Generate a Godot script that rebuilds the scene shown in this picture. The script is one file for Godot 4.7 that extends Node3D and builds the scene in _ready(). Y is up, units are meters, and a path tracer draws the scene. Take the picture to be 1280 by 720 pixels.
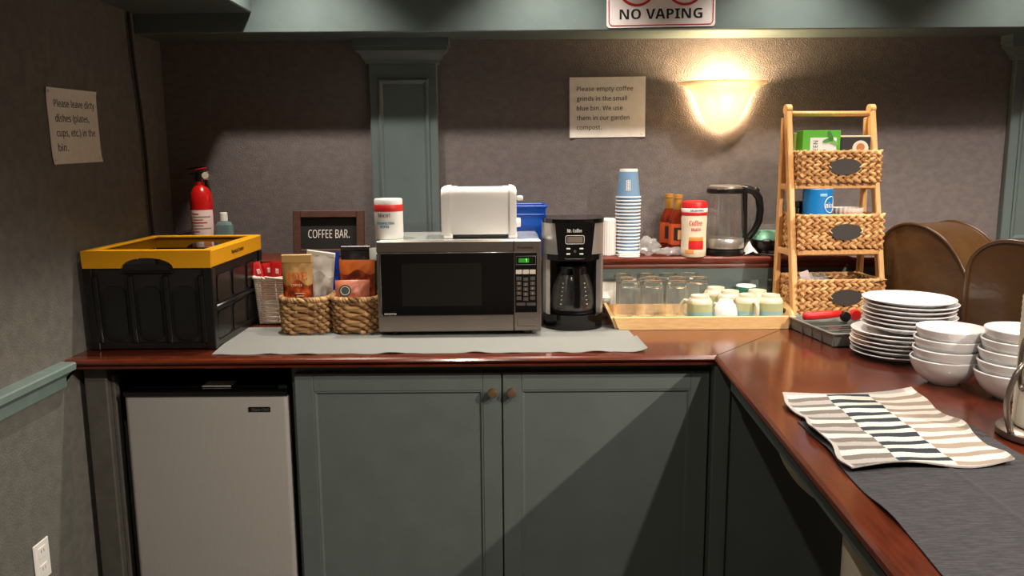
extends Node3D
# A small coffee corner in a panelled basement bar. y up, metres. Camera at (0, 1.5, 0) looking to -z.

const CT := 0.91        # height of the countertop
const LY := 1.128       # height of the wall ledge
const WZ := -3.2        # back wall
const LX := -1.34       # left wall

var M := {}
var taken := {}
var rng := RandomNumberGenerator.new()

# ------------------------------------------------------------------ small helpers
func numbered(called: String) -> String:
	if not taken.has(called):
		taken[called] = 0
		return called
	taken[called] += 1
	return "%s_%03d" % [called, taken[called]]

func meta(o: Node, label: String, category := "", group := "", kind := "") -> void:
	if label: o.set_meta("label", label)
	if category: o.set_meta("category", category)
	if group: o.set_meta("group", group)
	if kind: o.set_meta("kind", kind)

func thing(called: String, label: String, category: String, at := Vector3.ZERO, turn := 0.0, group := "", kind := "") -> Node3D:
	var o := Node3D.new()
	o.name = numbered(called)
	add_child(o)
	o.position = at
	o.rotation.y = turn
	meta(o, label, category, group, kind)
	return o

func copy_of(src: Node3D, called: String, label: String, at: Vector3, turn := 0.0, group := "") -> Node3D:
	var o: Node3D = src.duplicate()
	o.name = numbered(called)
	add_child(o)
	o.position = at
	o.rotation.y = turn
	meta(o, label, "", group)
	return o

func tool() -> SurfaceTool:
	var st := SurfaceTool.new()
	st.begin(Mesh.PRIMITIVE_TRIANGLES)
	st.set_smooth_group(0)
	return st

func mesh_of(st: SurfaceTool) -> ArrayMesh:
	st.generate_normals()
	return st.commit()

func put(called: String, mesh: Mesh, m: Material, parent: Node, at := Vector3.ZERO, bs := Basis()) -> MeshInstance3D:
	var o := MeshInstance3D.new()
	o.name = called if parent != self else numbered(called)
	o.mesh = mesh
	o.material_override = m
	o.transform = Transform3D(bs, at)
	parent.add_child(o, true)
	return o

func part(called: String, st: SurfaceTool, m: Material, parent: Node, at := Vector3.ZERO, bs := Basis()) -> MeshInstance3D:
	return put(called, mesh_of(st), m, parent, at, bs)

func tri(st: SurfaceTool, a: Vector3, b: Vector3, c: Vector3) -> void:   # a b c counter-clockwise from outside
	st.add_vertex(a); st.add_vertex(c); st.add_vertex(b)

func quad(st: SurfaceTool, a: Vector3, b: Vector3, c: Vector3, d: Vector3) -> void:
	tri(st, a, b, c); tri(st, a, c, d)

func oquad(st: SurfaceTool, a: Vector3, b: Vector3, c: Vector3, d: Vector3, mid: Vector3) -> void:
	if (b - a).cross(c - a).dot((a + b + c + d) * 0.25 - mid) < 0.0: quad(st, a, d, c, b)
	else: quad(st, a, b, c, d)

# box with chamfered edges
func rbox(st: SurfaceTool, c: Vector3, s: Vector3, b := 0.003, bs := Basis()) -> void:
	var h := s * 0.5
	b = minf(b, minf(h.x, minf(h.y, h.z)) * 0.9)
	st.set_smooth_group(-1)
	var v := func(ax: int, g: Vector3) -> Vector3:
		var p := Vector3(g.x * (h.x - b), g.y * (h.y - b), g.z * (h.z - b))
		p[ax] = g[ax] * h[ax]
		return c + bs * p
	for ax in 3:
		var i := (ax + 1) % 3
		var j := (ax + 2) % 3
		for sg in [-1.0, 1.0]:
			var g := Vector3(); g[ax] = sg
			var q := []
			for e in [[-1, -1], [1, -1], [1, 1], [-1, 1]]:
				g[i] = e[0]; g[j] = e[1]
				q.append(v.call(ax, g))
			oquad(st, q[0], q[1], q[2], q[3], c)
		for e in [[-1, -1], [1, -1], [1, 1], [-1, 1]]:     # the edge along ax
			var g1 := Vector3(); g1[ax] = 1; g1[i] = e[0]; g1[j] = e[1]
			var g0 := g1; g0[ax] = -1
			oquad(st, v.call(i, g1), v.call(i, g0), v.call(j, g0), v.call(j, g1), c)
	for x in [-1.0, 1.0]:
		for y in [-1.0, 1.0]:
			for z in [-1.0, 1.0]:
				var g := Vector3(x, y, z)
				var p0: Vector3 = v.call(0, g)
				var p1: Vector3 = v.call(1, g)
				var p2: Vector3 = v.call(2, g)
				if (p1 - p0).cross(p2 - p0).dot(p0 - c) < 0: tri(st, p0, p2, p1)
				else: tri(st, p0, p1, p2)
	st.set_smooth_group(0)

func box(called: String, m: Material, parent: Node, c: Vector3, s: Vector3, b := 0.003, bs := Basis()) -> MeshInstance3D:
	var st := tool()
	rbox(st, Vector3.ZERO, s, b)
	return part(called, st, m, parent, c, bs)

# surface of revolution about y; profile goes up on the outside
func lathe(st: SurfaceTool, prof: Array, seg := 32, c := Vector3.ZERO, sx := 1.0, sz := 1.0, a0 := 0.0, a1 := TAU, wob := 0.0, wobn := 8) -> void:
	var sg := 1
	for i in prof.size() - 1:
		var p: Vector2 = prof[i]
		var q: Vector2 = prof[i + 1]
		if i > 0:
			var o: Vector2 = prof[i - 1]
			if absf((p - o).angle_to(q - p)) > 0.7: sg += 1
		st.set_smooth_group(sg)
		for k in seg:
			var t0 := a0 + (a1 - a0) * k / seg
			var t1 := a0 + (a1 - a0) * (k + 1) / seg
			var w0 := 1.0 + wob * cos(wobn * t0)
			var w1 := 1.0 + wob * cos(wobn * t1)
			var A := c + Vector3(p.x * cos(t1) * sx * w1, p.y, p.x * sin(t1) * sz * w1)
			var B := c + Vector3(p.x * cos(t0) * sx * w0, p.y, p.x * sin(t0) * sz * w0)
			var C := c + Vector3(q.x * cos(t0) * sx * w0, q.y, q.x * sin(t0) * sz * w0)
			var D := c + Vector3(q.x * cos(t1) * sx * w1, q.y, q.x * sin(t1) * sz * w1)
			if p.x > 1e-6: tri(st, A, B, C)
			if q.x > 1e-6: tri(st, A, C, D)
	st.set_smooth_group(0)

func spin(called: String, prof: Array, m: Material, parent: Node, at := Vector3.ZERO, seg := 32, sx := 1.0, sz := 1.0) -> MeshInstance3D:
	var st := tool()
	lathe(st, prof, seg, Vector3.ZERO, sx, sz)
	return part(called, st, m, parent, at)

func tube(st: SurfaceTool, pts: Array, r, seg := 8, closed := false, flat := 1.0) -> void:
	var n := pts.size()
	var rings := []
	var nn := Vector3.ZERO
	for i in n:
		var p: Vector3 = pts[i]
		var a: Vector3 = pts[(i - 1 + n) % n] if (closed or i > 0) else p
		var b: Vector3 = pts[(i + 1) % n] if (closed or i < n - 1) else p
		var d := (b - a).normalized()
		if nn == Vector3.ZERO:
			nn = d.cross(Vector3.UP)
			if nn.length() < 0.1: nn = d.cross(Vector3.RIGHT)
		nn = (nn - d * nn.dot(d)).normalized()
		var bb := d.cross(nn)
		var rr: float = r[i] if r is Array else r
		var ring := []
		for k in seg:
			var t := TAU * k / seg
			ring.append(p + (nn * cos(t) * flat + bb * sin(t)) * rr)
		rings.append(ring)
	for i in (n if closed else n - 1):
		var u: Array = rings[i]
		var w: Array = rings[(i + 1) % n]
		for k in seg:
			quad(st, u[k], u[(k + 1) % seg], w[(k + 1) % seg], w[k])
	if not closed:
		for k in seg:
			tri(st, pts[0], rings[0][(k + 1) % seg], rings[0][k])
			tri(st, pts[n - 1], rings[n - 1][k], rings[n - 1][(k + 1) % seg])

func rod(called: String, pts: Array, r, m: Material, parent: Node, seg := 8, closed := false) -> MeshInstance3D:
	var st := tool()
	tube(st, pts, r, seg, closed)
	return part(called, st, m, parent)

# straight bar of rectangular section between two points
func bar(called: String, a: Vector3, b: Vector3, w: float, t: float, m: Material, parent: Node, hint := Vector3.RIGHT) -> MeshInstance3D:
	var y := (b - a).normalized()
	var x := (hint - y * hint.dot(y)).normalized()
	var z := x.cross(y)
	return box(called, m, parent, (a + b) * 0.5, Vector3(w, (b - a).length(), t), 0.003, Basis(x, y, z))

# polygon in x-y (counter-clockwise), pulled from z0 to z1
func extrude(st: SurfaceTool, poly: PackedVector2Array, z0: float, z1: float, smooth := false) -> void:
	poly = poly.duplicate()
	var area := 0.0
	for i in poly.size(): area += poly[i].cross(poly[(i + 1) % poly.size()])
	if area < 0: poly.reverse()
	var n := poly.size()
	st.set_smooth_group(1 if smooth else -1)
	for i in n:
		var a := poly[i]
		var b := poly[(i + 1) % n]
		quad(st, Vector3(a.x, a.y, z0), Vector3(b.x, b.y, z0), Vector3(b.x, b.y, z1), Vector3(a.x, a.y, z1))
	st.set_smooth_group(-1)
	var idx := Geometry2D.triangulate_polygon(poly)
	for i in range(0, idx.size(), 3):
		var a := poly[idx[i]]
		var b := poly[idx[i + 1]]
		var c := poly[idx[i + 2]]
		if (b - a).cross(c - a) < 0:
			var t := b; b = c; c = t
		tri(st, Vector3(a.x, a.y, z1), Vector3(b.x, b.y, z1), Vector3(c.x, c.y, z1))
		tri(st, Vector3(a.x, a.y, z0), Vector3(c.x, c.y, z0), Vector3(b.x, b.y, z0))
	st.set_smooth_group(0)

const LAY := Basis(Vector3(1, 0, 0), Vector3(0, 0, -1), Vector3(0, 1, 0))   # an x-y outline laid flat: (x, y) -> (x, 0, -y), depth upward

func slab(called: String, poly: PackedVector2Array, y0: float, y1: float, m: Material, parent: Node, at := Vector3.ZERO, smooth := false) -> MeshInstance3D:
	var q := PackedVector2Array()
	for p in poly: q.append(Vector2(p.x, -p.y))
	var st := tool()
	extrude(st, q, y0, y1, smooth)
	return part(called, st, m, parent, at, LAY)

# profile (outward, up) swept along a path; outward is to the right of the way
func sweep(st: SurfaceTool, path: Array, prof: Array, closed := false, up := Vector3.UP) -> void:
	var n := path.size()
	var rows := []
	for i in n:
		var p: Vector3 = path[i]
		var d0: Vector3 = (p - path[(i - 1 + n) % n]).normalized() if (closed or i > 0) else Vector3.ZERO
		var d1: Vector3 = (path[(i + 1) % n] - p).normalized() if (closed or i < n - 1) else Vector3.ZERO
		if d0 == Vector3.ZERO: d0 = d1
		if d1 == Vector3.ZERO: d1 = d0
		var n0 := d0.cross(up).normalized()
		var n1 := d1.cross(up).normalized()
		var mm := (n0 + n1).normalized()
		mm = mm / maxf(0.3, mm.dot(n0))
		var row := []
		for q: Vector2 in prof: row.append(p + mm * q.x + up * q.y)
		rows.append(row)
	for i in (n if closed else n - 1):
		var a: Array = rows[i]
		var b: Array = rows[(i + 1) % n]
		for k in prof.size() - 1:
			st.set_smooth_group(-1)
			quad(st, a[k], b[k], b[k + 1], a[k + 1])
	if not closed:
		for e in [0, n - 1]:
			var row: Array = rows[e]
			for k in range(1, row.size() - 1):
				if e == 0: tri(st, row[0], row[k], row[k + 1])
				else: tri(st, row[0], row[k + 1], row[k])
	st.set_smooth_group(0)

# a thin sheet of cloth from f(u, v), with a back a little below it; uv runs with u and v
func sheet(st: SurfaceTool, f: Callable, nu: int, nv: int, thick: float, down := Vector3.DOWN) -> void:
	for side in 2:
		st.set_smooth_group(1 + side)
		var off := down * thick * side
		for i in nu:
			for j in nv:
				var c := [Vector2(i, j), Vector2(i + 1, j), Vector2(i + 1, j + 1), Vector2(i, j + 1)]
				var order := [0, 1, 2, 0, 2, 3] if side == 1 else [0, 2, 1, 0, 3, 2]
				for k in order:
					var q: Vector2 = c[k]
					var u := q.x / nu
					var v := q.y / nv
					st.set_uv(Vector2(u, v))
					st.add_vertex(f.call(u, v) + off)
	st.set_smooth_group(-1)
	for i in nu:
		for v: float in [0.0, 1.0]:
			var a: Vector3 = f.call(float(i) / nu, v)
			var b: Vector3 = f.call(float(i + 1) / nu, v)
			st.set_uv(Vector2(float(i) / nu, v))
			quad(st, a, b, b + down * thick, a + down * thick)
	for j in nv:
		for u: float in [0.0, 1.0]:
			var a: Vector3 = f.call(u, float(j) / nv)
			var b: Vector3 = f.call(u, float(j + 1) / nv)
			st.set_uv(Vector2(u, float(j) / nv))
			quad(st, a, b, b + down * thick, a + down * thick)
	st.set_smooth_group(0)

func ellipsoid(st: SurfaceTool, c: Vector3, r: Vector3, bs := Basis(), nu := 8, nv := 5) -> void:
	for j in nv:
		var p0 := PI * j / nv - PI / 2
		var p1 := PI * (j + 1) / nv - PI / 2
		for i in nu:
			var t0 := TAU * i / nu
			var t1 := TAU * (i + 1) / nu
			var A := c + bs * (r * Vector3(cos(p0) * cos(t1), sin(p0), cos(p0) * sin(t1)))
			var B := c + bs * (r * Vector3(cos(p0) * cos(t0), sin(p0), cos(p0) * sin(t0)))
			var C := c + bs * (r * Vector3(cos(p1) * cos(t0), sin(p1), cos(p1) * sin(t0)))
			var D := c + bs * (r * Vector3(cos(p1) * cos(t1), sin(p1), cos(p1) * sin(t1)))
			if j > 0: tri(st, A, B, C)
			if j < nv - 1: tri(st, A, C, D)

func rounded(w: float, h: float, r: float, n := 5, c := Vector2.ZERO) -> PackedVector2Array:   # rounded rectangle, counter-clockwise
	var o := PackedVector2Array()
	for q in 4:
		var cc := Vector2((w / 2 - r) * (1 if q in [0, 3] else -1), (h / 2 - r) * (1 if q < 2 else -1))
		for k in n + 1:
			var t := PI / 2 * q + PI / 2 * k / n
			o.append(c + cc + Vector2(cos(t), sin(t)) * r)
	return o

# ------------------------------------------------------------------ lettering
var fonts := {}
func font(kind: String, weight := 400) -> SystemFont:
	var key := kind + str(weight)
	if not fonts.has(key):
		var f := SystemFont.new()
		f.font_names = PackedStringArray([kind])
		f.font_weight = weight
		fonts[key] = f
	return fonts[key]

func text_mesh(s: String, kind: String, weight: int, depth: float) -> TextMesh:
	var t := TextMesh.new()
	t.text = s
	t.font = font(kind, weight)
	t.font_size = 64
	t.pixel_size = 0.01
	t.depth = depth
	t.curve_step = 2.0
	t.horizontal_alignment = HORIZONTAL_ALIGNMENT_LEFT
	return t

# flat lettering: left end of the baseline at `at`, w wide and cap high, lying in the x-y plane of bs
func write(parent: Node, s: String, at: Vector3, w: float, cap: float, m: Material, bs := Basis(), kind := "Droid Sans", weight := 400) -> MeshInstance3D:
	var t := text_mesh(s, kind, weight, 0.02)
	var box_ := t.get_aabb()
	var ref := text_mesh("H", kind, weight, 0.02).get_aabb()
	var kx := w / maxf(box_.size.x, 0.001)
	var ky := cap / maxf(ref.size.y, 0.001)
	var a := t.get_mesh_arrays()
	var v: PackedVector3Array = a[Mesh.ARRAY_VERTEX]
	for i in v.size():
		v[i] = Vector3((v[i].x - box_.position.x) * kx, (v[i].y - ref.position.y) * ky, v[i].z * 0.02)
	a[Mesh.ARRAY_VERTEX] = v
	var am := ArrayMesh.new()
	am.add_surface_from_arrays(Mesh.PRIMITIVE_TRIANGLES, a)
	return put("lettering", am, m, parent, at, bs)

# lettering bent round an upright cylinder of radius r, its middle at angle mid (0 faces +z, positive to +x)
func write_round(parent: Node, s: String, y: float, r: float, mid: float, w: float, cap: float, m: Material, kind := "Droid Sans", weight := 400, rz := 1.0) -> MeshInstance3D:
	var t := text_mesh(s, kind, weight, 0.02)
	var box_ := t.get_aabb()
	var ref := text_mesh("H", kind, weight, 0.02).get_aabb()
	var kx := w / maxf(box_.size.x, 0.001)
	var ky := cap / maxf(ref.size.y, 0.001)
	var a := t.get_mesh_arrays()
	var v: PackedVector3Array = a[Mesh.ARRAY_VERTEX]
	for i in v.size():
		var ang := mid + ((v[i].x - box_.position.x) * kx - w / 2) / r
		var rr := r + 0.0005 + v[i].z * 0.02
		v[i] = Vector3(sin(ang) * rr, y + (v[i].y - ref.position.y) * ky, cos(ang) * rr * rz)
	a[Mesh.ARRAY_VERTEX] = v
	var am := ArrayMesh.new()
	am.add_surface_from_arrays(Mesh.PRIMITIVE_TRIANGLES, a)
	return put("lettering", am, m, parent)

# ------------------------------------------------------------------ materials
func mat(c: Color, rough := 0.6, metal := 0.0, spec := 0.5) -> StandardMaterial3D:
	var m := StandardMaterial3D.new()
	m.albedo_color = c
	m.roughness = rough
	m.metallic = metal
	m.metallic_specular = spec
	return m

func rgb(r: int, g: int, b: int) -> Color:
	return Color(r / 255.0, g / 255.0, b / 255.0)

func noise_image(size: int, freq: float, seed_: int, oct := 3, type := FastNoiseLite.TYPE_SIMPLEX_SMOOTH) -> Image:
	var n := FastNoiseLite.new()
	n.seed = seed_
	n.frequency = freq
	n.noise_type = type
	n.fractal_octaves = oct
	return n.get_seamless_image(size, size)

func tinted(img: Image, lo: Color, hi: Color) -> ImageTexture:
	var w := img.get_width()
	var h := img.get_height()
	var src := img.get_data()
	var step := src.size() / (w * h)
	var out := PackedByteArray()
	out.resize(w * h * 3)
	for i in w * h:
		var t := src[i * step] / 255.0
		out[i * 3] = int(lerpf(lo.r, hi.r, t) * 255)
		out[i * 3 + 1] = int(lerpf(lo.g, hi.g, t) * 255)
		out[i * 3 + 2] = int(lerpf(lo.b, hi.b, t) * 255)
	return ImageTexture.create_from_image(Image.create_from_data(w, h, false, Image.FORMAT_RGB8, out))

func bumps(img: Image, strength: float) -> ImageTexture:
	var c: Image = img.duplicate()
	c.convert(Image.FORMAT_RGBA8)
	c.bump_map_to_normal_map(strength)
	return ImageTexture.create_from_image(c)

func textured(lo: Color, hi: Color, img: Image, scale: Vector3, rough: float, normal: Texture2D = null, nscale := 1.0, world := true) -> StandardMaterial3D:
	var m := mat(Color.WHITE, rough)
	m.albedo_texture = tinted(img, lo, hi)
	m.uv1_triplanar = true
	m.uv1_world_triplanar = world
	m.uv1_scale = scale
	if normal:
		m.normal_enabled = true
		m.normal_texture = normal
		m.normal_scale = nscale
	return m

func emit(c: Color, e: float) -> StandardMaterial3D:
	var m := mat(c, 0.5)
	m.emission_enabled = true
	m.emission = c
	m.emission_energy_multiplier = e
	return m

func clear(c: Color, a: float, rough := 0.03) -> StandardMaterial3D:
	var m := mat(Color(c.r, c.g, c.b, a), rough)
	m.transparency = BaseMaterial3D.TRANSPARENCY_ALPHA
	return m

func materials() -> void:
	var fine := noise_image(512, 0.045, 3, 4)
	var coarse := noise_image(512, 0.012, 5, 4)
	var stipple := noise_image(512, 0.075, 8, 3)
	var stipple_n := bumps(stipple, 5.0)
	M.wallpaper = textured(rgb(99, 92, 92), rgb(114, 106, 105), coarse, Vector3(3.2, 5.0, 3.2), 0.85, stipple_n, 0.8)
	M.wall_paint = textured(rgb(98, 95, 90), rgb(116, 112, 106), coarse, Vector3(3, 3, 3), 0.8, stipple_n, 0.35)
	M.wall_low = textured(rgb(92, 92, 86), rgb(108, 107, 101), coarse, Vector3(3, 3, 3), 0.8, stipple_n, 0.4)
	var paint_n := bumps(noise_image(512, 0.02, 11, 3), 1.2)
	M.teal = textured(rgb(86, 99, 99), rgb(92, 105, 105), coarse, Vector3(1, 1, 1), 0.42, paint_n, 0.3)
	M.teal_dark = textured(rgb(92, 101, 99), rgb(98, 107, 105), coarse, Vector3(1, 1, 1), 0.42, paint_n, 0.3)
	M.rail = textured(rgb(112, 132, 128), rgb(128, 146, 141), coarse, Vector3(2, 2, 2), 0.45, paint_n, 0.3)
	M.post = textured(rgb(74, 71, 66), rgb(88, 85, 79), coarse, Vector3(2, 2, 2), 0.6)
	M.ceiling = textured(rgb(190, 190, 184), rgb(205, 204, 198), coarse, Vector3(1, 1, 1), 0.9, stipple_n, 0.3)
	M.room = textured(rgb(120, 112, 104), rgb(132, 124, 114), coarse, Vector3(1, 1, 1), 0.9)
	M.carpet = textured(rgb(58, 50, 44), rgb(84, 74, 66), fine, Vector3(4, 4, 4), 0.95, stipple_n, 1.0)
	# mahogany: streaks along x, and a copy with streaks along z for the side counter
	var grain := noise_image(1024, 0.02, 21, 5)
	var grain_x := Image.create_from_data(grain.get_width(), grain.get_height(), false, grain.get_format(), grain.get_data())
	M.wood_x = textured(rgb(66, 24, 11), rgb(116, 48, 23), grain_x, Vector3(0.35, 3.5, 3.5), 0.22)
	M.wood_z = textured(rgb(58, 21, 10), rgb(100, 41, 20), grain_x, Vector3(3.5, 3.5, 0.35), 0.22)
	for w in [M.wood_x, M.wood_z]:
		w.clearcoat_enabled = true
		w.clearcoat = 0.5
		w.clearcoat_roughness = 0.12
	M.ledge = textured(rgb(78, 28, 18), rgb(118, 48, 32), grain_x, Vector3(0.35, 4, 4), 0.3)
	M.bamboo = textured(rgb(196, 140, 82), rgb(232, 184, 122), grain_x, Vector3(6, 0.7, 6), 0.45)
	M.tray = textured(rgb(222, 178, 118), rgb(243, 208, 154), grain_x, Vector3(0.7, 6, 6), 0.4)
	M.frame_wood = textured(rgb(58, 34, 24), rgb(92, 58, 42), grain_x, Vector3(1, 5, 5), 0.6)
	# cloth
	var weave := Image.create(128, 128, false, Image.FORMAT_L8)
	rng.seed = 4
	for y in 128:
		for x in 128:
			var k := 0.5 + 0.28 * (1.0 if ((x / 2 + y / 2) % 2 == 0) else -1.0) + rng.randf_range(-0.2, 0.2)
			weave.set_pixel(x, y, Color(k, k, k))
	M.runner = textured(rgb(118, 120, 118), rgb(150, 152, 149), weave, Vector3(9, 9, 9), 0.95, bumps(weave, 2.0), 0.6)
	var slub := noise_image(512, 0.03, 31, 4)
	M.dark_cloth = textured(rgb(38, 38, 41), rgb(70, 69, 74), slub, Vector3(1.2, 3, 14), 0.95, bumps(weave, 2.0), 0.5)
	M.white_plastic = mat(rgb(236, 234, 230), 0.35)
	M.ceramic = mat(rgb(226, 225, 226), 0.16)
	M.paper = textured(rgb(232, 227, 220), rgb(242, 237, 230), coarse, Vector3(4, 4, 4), 0.85)
	M.ink = mat(rgb(22, 21, 22), 0.8)
	M.black = mat(rgb(16, 15, 15), 0.3)
	M.black_matte = mat(rgb(24, 22, 21), 0.6)
	M.black_gloss = mat(rgb(9, 9, 10), 0.08)
	M.steel = textured(rgb(132, 123, 116), rgb(156, 146, 138), noise_image(256, 0.05, 41, 3), Vector3(0.6, 60, 60), 0.32)
	M.steel.metallic = 0.9
	M.steel_v = textured(rgb(160, 156, 150), rgb(188, 184, 178), noise_image(256, 0.05, 42, 3), Vector3(60, 0.6, 60), 0.3)
	M.steel_v.metallic = 0.7
	M.fridge = textured(rgb(156, 152, 148), rgb(166, 162, 158), noise_image(256, 0.05, 43, 3), Vector3(30, 0.8, 30), 0.55)
	M.chrome = mat(rgb(200, 198, 194), 0.14, 1.0)
	M.bronze = mat(rgb(196, 160, 128), 0.3, 0.9)
	M.yellow = mat(rgb(235, 165, 12), 0.4)
	M.red = mat(rgb(190, 22, 20), 0.25)
	M.red_soft = mat(rgb(200, 30, 32), 0.4)
	M.blue_bin = mat(rgb(22, 74, 170), 0.35)
	M.glass = clear(rgb(190, 200, 198), 0.045, 0.02)
	M.glass_thick = clear(rgb(215, 224, 222), 0.12, 0.03)
	M.solid_glass = mat(Color(0.97, 0.99, 0.98, 0.0), 0.02)
	M.solid_glass.transparency = BaseMaterial3D.TRANSPARENCY_ALPHA
	M.solid_glass.refraction_enabled = true
	M.solid_glass.refraction_scale = 0.05
	M.smoky = clear(rgb(70, 68, 66), 0.25, 0.03)
	M.film = clear(rgb(225, 225, 225), 0.2, 0.12)
	M.straw = mat(rgb(255, 255, 255), 0.65)
	M.straw.vertex_color_use_as_albedo = true
	M.wicker_white = textured(rgb(214, 198, 178), rgb(240, 228, 212), fine, Vector3(6, 6, 6), 0.7)
	M.vinyl = textured(rgb(70, 48, 28), rgb(86, 60, 36), coarse, Vector3(2, 2, 2), 0.22, bumps(noise_image(256, 0.09, 51, 2), 1.5), 0.2)
	M.vinyl_edge = mat(rgb(66, 42, 20), 0.35)
	M.slate = mat(rgb(58, 52, 50), 0.7)
	M.mint = mat(rgb(126, 190, 160), 0.3)
	M.grey_tray = mat(rgb(120, 120, 116), 0.4)
	M.cream = mat(rgb(206, 196, 172), 0.45)

# ------------------------------------------------------------------ the scene
func _ready() -> void:
	rng.seed = 7
	look()
	materials()
	room()
	lamps()
	counter()
	left_things()
	middle_things()
	tray_things()
	ledge_things()
	ladder_things()
	wing_things()

func look() -> void:
	var cam := Camera3D.new()
	cam.name = "camera"
	cam.fov = rad_to_deg(2.0 * atan(360.0 / 1010.0))
	cam.near = 0.05
	cam.far = 50.0
	add_child(cam)
	cam.position = Vector3(0, 1.5, 0)
	cam.basis = Basis(Vector3.RIGHT, deg_to_rad(-9.2)) * Basis(Vector3(0, 0, 1), deg_to_rad(-0.4))
	cam.current = true
	var env := Environment.new()
	env.background_mode = Environment.BG_COLOR
	env.background_color = Color.BLACK
	env.tonemap_mode = Environment.TONE_MAPPER_LINEAR
	env.tonemap_exposure = 1.0
	env.sdfgi_enabled = true
	env.ssao_enabled = true
	env.ssil_enabled = true
	var we := WorldEnvironment.new()
	we.name = "environment"
	we.environment = env
	add_child(we)

const LAMP_COLOR := Color(1.0, 0.95, 0.885)
# [x, z, energy, cone]
const CANS := [[-0.72, -2.71, 1.9, 50.0, 0.75], [0.13, -2.71, 1.9, 50.0, 0.75], [0.98, -2.71, 1.9, 50.0, 0.75], [1.83, -2.71, 1.3, 50.0, 0.75],
	[1.07, -0.9, 3.2, 70.0, 0.3], [2.16, -0.5, 8.0, 76.0, 0.2], [-0.3, -0.5, 1.2, 70.0, 0.3], [0.3, 1.3, 1.3, 62.0, 0.3], [2.0, 1.3, 1.3, 62.0, 0.3]]

func lamps() -> void:
	var where := ["over the left end of the counter", "over the middle of the counter", "over the right of the counter", "over the rounded chairs",
		"over the side counter", "beyond the side counter", "over the floor before the fridge", "behind the viewer", "at the far right behind the viewer"]
	for i in CANS.size():
		var c: Array = CANS[i]
		var t := thing("ceiling_light", "round recessed ceiling light " + where[i], "light", Vector3(c[0], 2.44, c[1]), 0, "recessed ceiling lights")
		spin("trim_ring", [Vector2(0.058, 0.0), Vector2(0.06, -0.004), Vector2(0.085, -0.004), Vector2(0.088, 0.0)], M.white_plastic, t)
		spin("lens", [Vector2(0.0, -0.003), Vector2(0.058, -0.003), Vector2(0.058, -0.0005)], M.lens, t)
		var l := SpotLight3D.new()
		l.name = "lamp"
		l.light_color = LAMP_COLOR
		l.light_energy = c[2]
		l.spot_range = 12.0
		l.spot_attenuation = 2.0
		l.spot_angle = c[3]
		l.spot_angle_attenuation = c[4]
		l.light_size = 0.022
		l.shadow_enabled = true
		t.add_child(l)
		l.position = Vector3(0, -0.012, 0)
		l.rotation.x = -PI / 2

func room() -> void:
	M.lens = emit(LAMP_COLOR, 3.0)
	var fl := box("floor", M.carpet, self, Vector3(1.1, -0.05, -0.3), Vector3(5.1, 0.1, 6.2), 0.0)
	meta(fl, "dark carpeted floor of the room", "", "", "structure")
	var ce := box("ceiling", M.ceiling, self, Vector3(1.1, 2.49, -0.3), Vector3(5.1, 0.1, 6.2), 0.0)
	meta(ce, "plain pale ceiling with recessed lights", "", "", "structure")
	var wb := box("wall_back", M.wallpaper, self, Vector3(1.1, 1.22, WZ - 0.05), Vector3(5.1, 2.64, 0.1), 0.0)
	meta(wb, "grey-brown textured wall behind the counter", "", "", "structure")
	var wl := box("wall_left", M.wall_paint, self, Vector3(LX - 0.05, 1.22, -0.3), Vector3(0.1, 2.64, 6.2), 0.0)
	meta(wl, "dark textured wall on the left", "", "", "structure")
	var wr := box("wall_right", M.room, self, Vector3(3.65, 1.22, -0.3), Vector3(0.1, 2.64, 6.2), 0.0)
	meta(wr, "plain wall at the far right of the room", "", "", "structure")
	var wf := box("wall_front", M.room, self, Vector3(1.1, 1.22, 2.75), Vector3(5.1, 2.64, 0.1), 0.0)
	meta(wf, "plain wall behind the viewer", "", "", "structure")
	# soffit over the back wall and the box along the left wall
	var so := box("trim_1", M.teal, self, Vector3(1.13, (1.943 + 2.44) / 2, -3.095), Vector3(4.94, 2.44 - 1.943, 0.21), 0.004)
	meta(so, "grey-teal painted soffit above the back wall", "", "", "structure")
	var sb := box("trim_2", M.teal, self, Vector3((-0.918 + LX) / 2, (2.012 + 2.44) / 2, -0.12), Vector3(LX * -1 - 0.918, 2.44 - 2.012, 5.74), 0.004)
	meta(sb, "grey-teal painted boxed beam along the left wall", "", "", "structure")
	pilaster("trim_3", -0.411, "grey-teal panelled pilaster behind the microwave")
	pilaster("trim_4", 2.056, "grey-teal panelled pilaster at the right end of the back wall")
	# chair rail on the left wall, and the lower wall below it
	var st := tool()
	sweep(st, [Vector3(LX, CT, 2.7), Vector3(LX, CT, -2.33)], [Vector2(0, -0.075), Vector2(0.012, -0.075), Vector2(0.014, -0.045), Vector2(0.03, -0.03), Vector2(0.045, -0.022), Vector2(0.047, -0.004), Vector2(0.043, 0.0), Vector2(0, 0.0)])
	var cr := part("trim_5", st, M.rail, self)
	meta(cr, "pale teal chair rail along the left wall", "", "", "structure")
	var lw := box("trim_6", M.wall_low, self, Vector3(LX + 0.002, 0.42, 0.2), Vector3(0.006, 0.84, 5.06), 0.0)
	meta(lw, "greenish grey textured lower wall under the chair rail", "", "", "structure")

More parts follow.
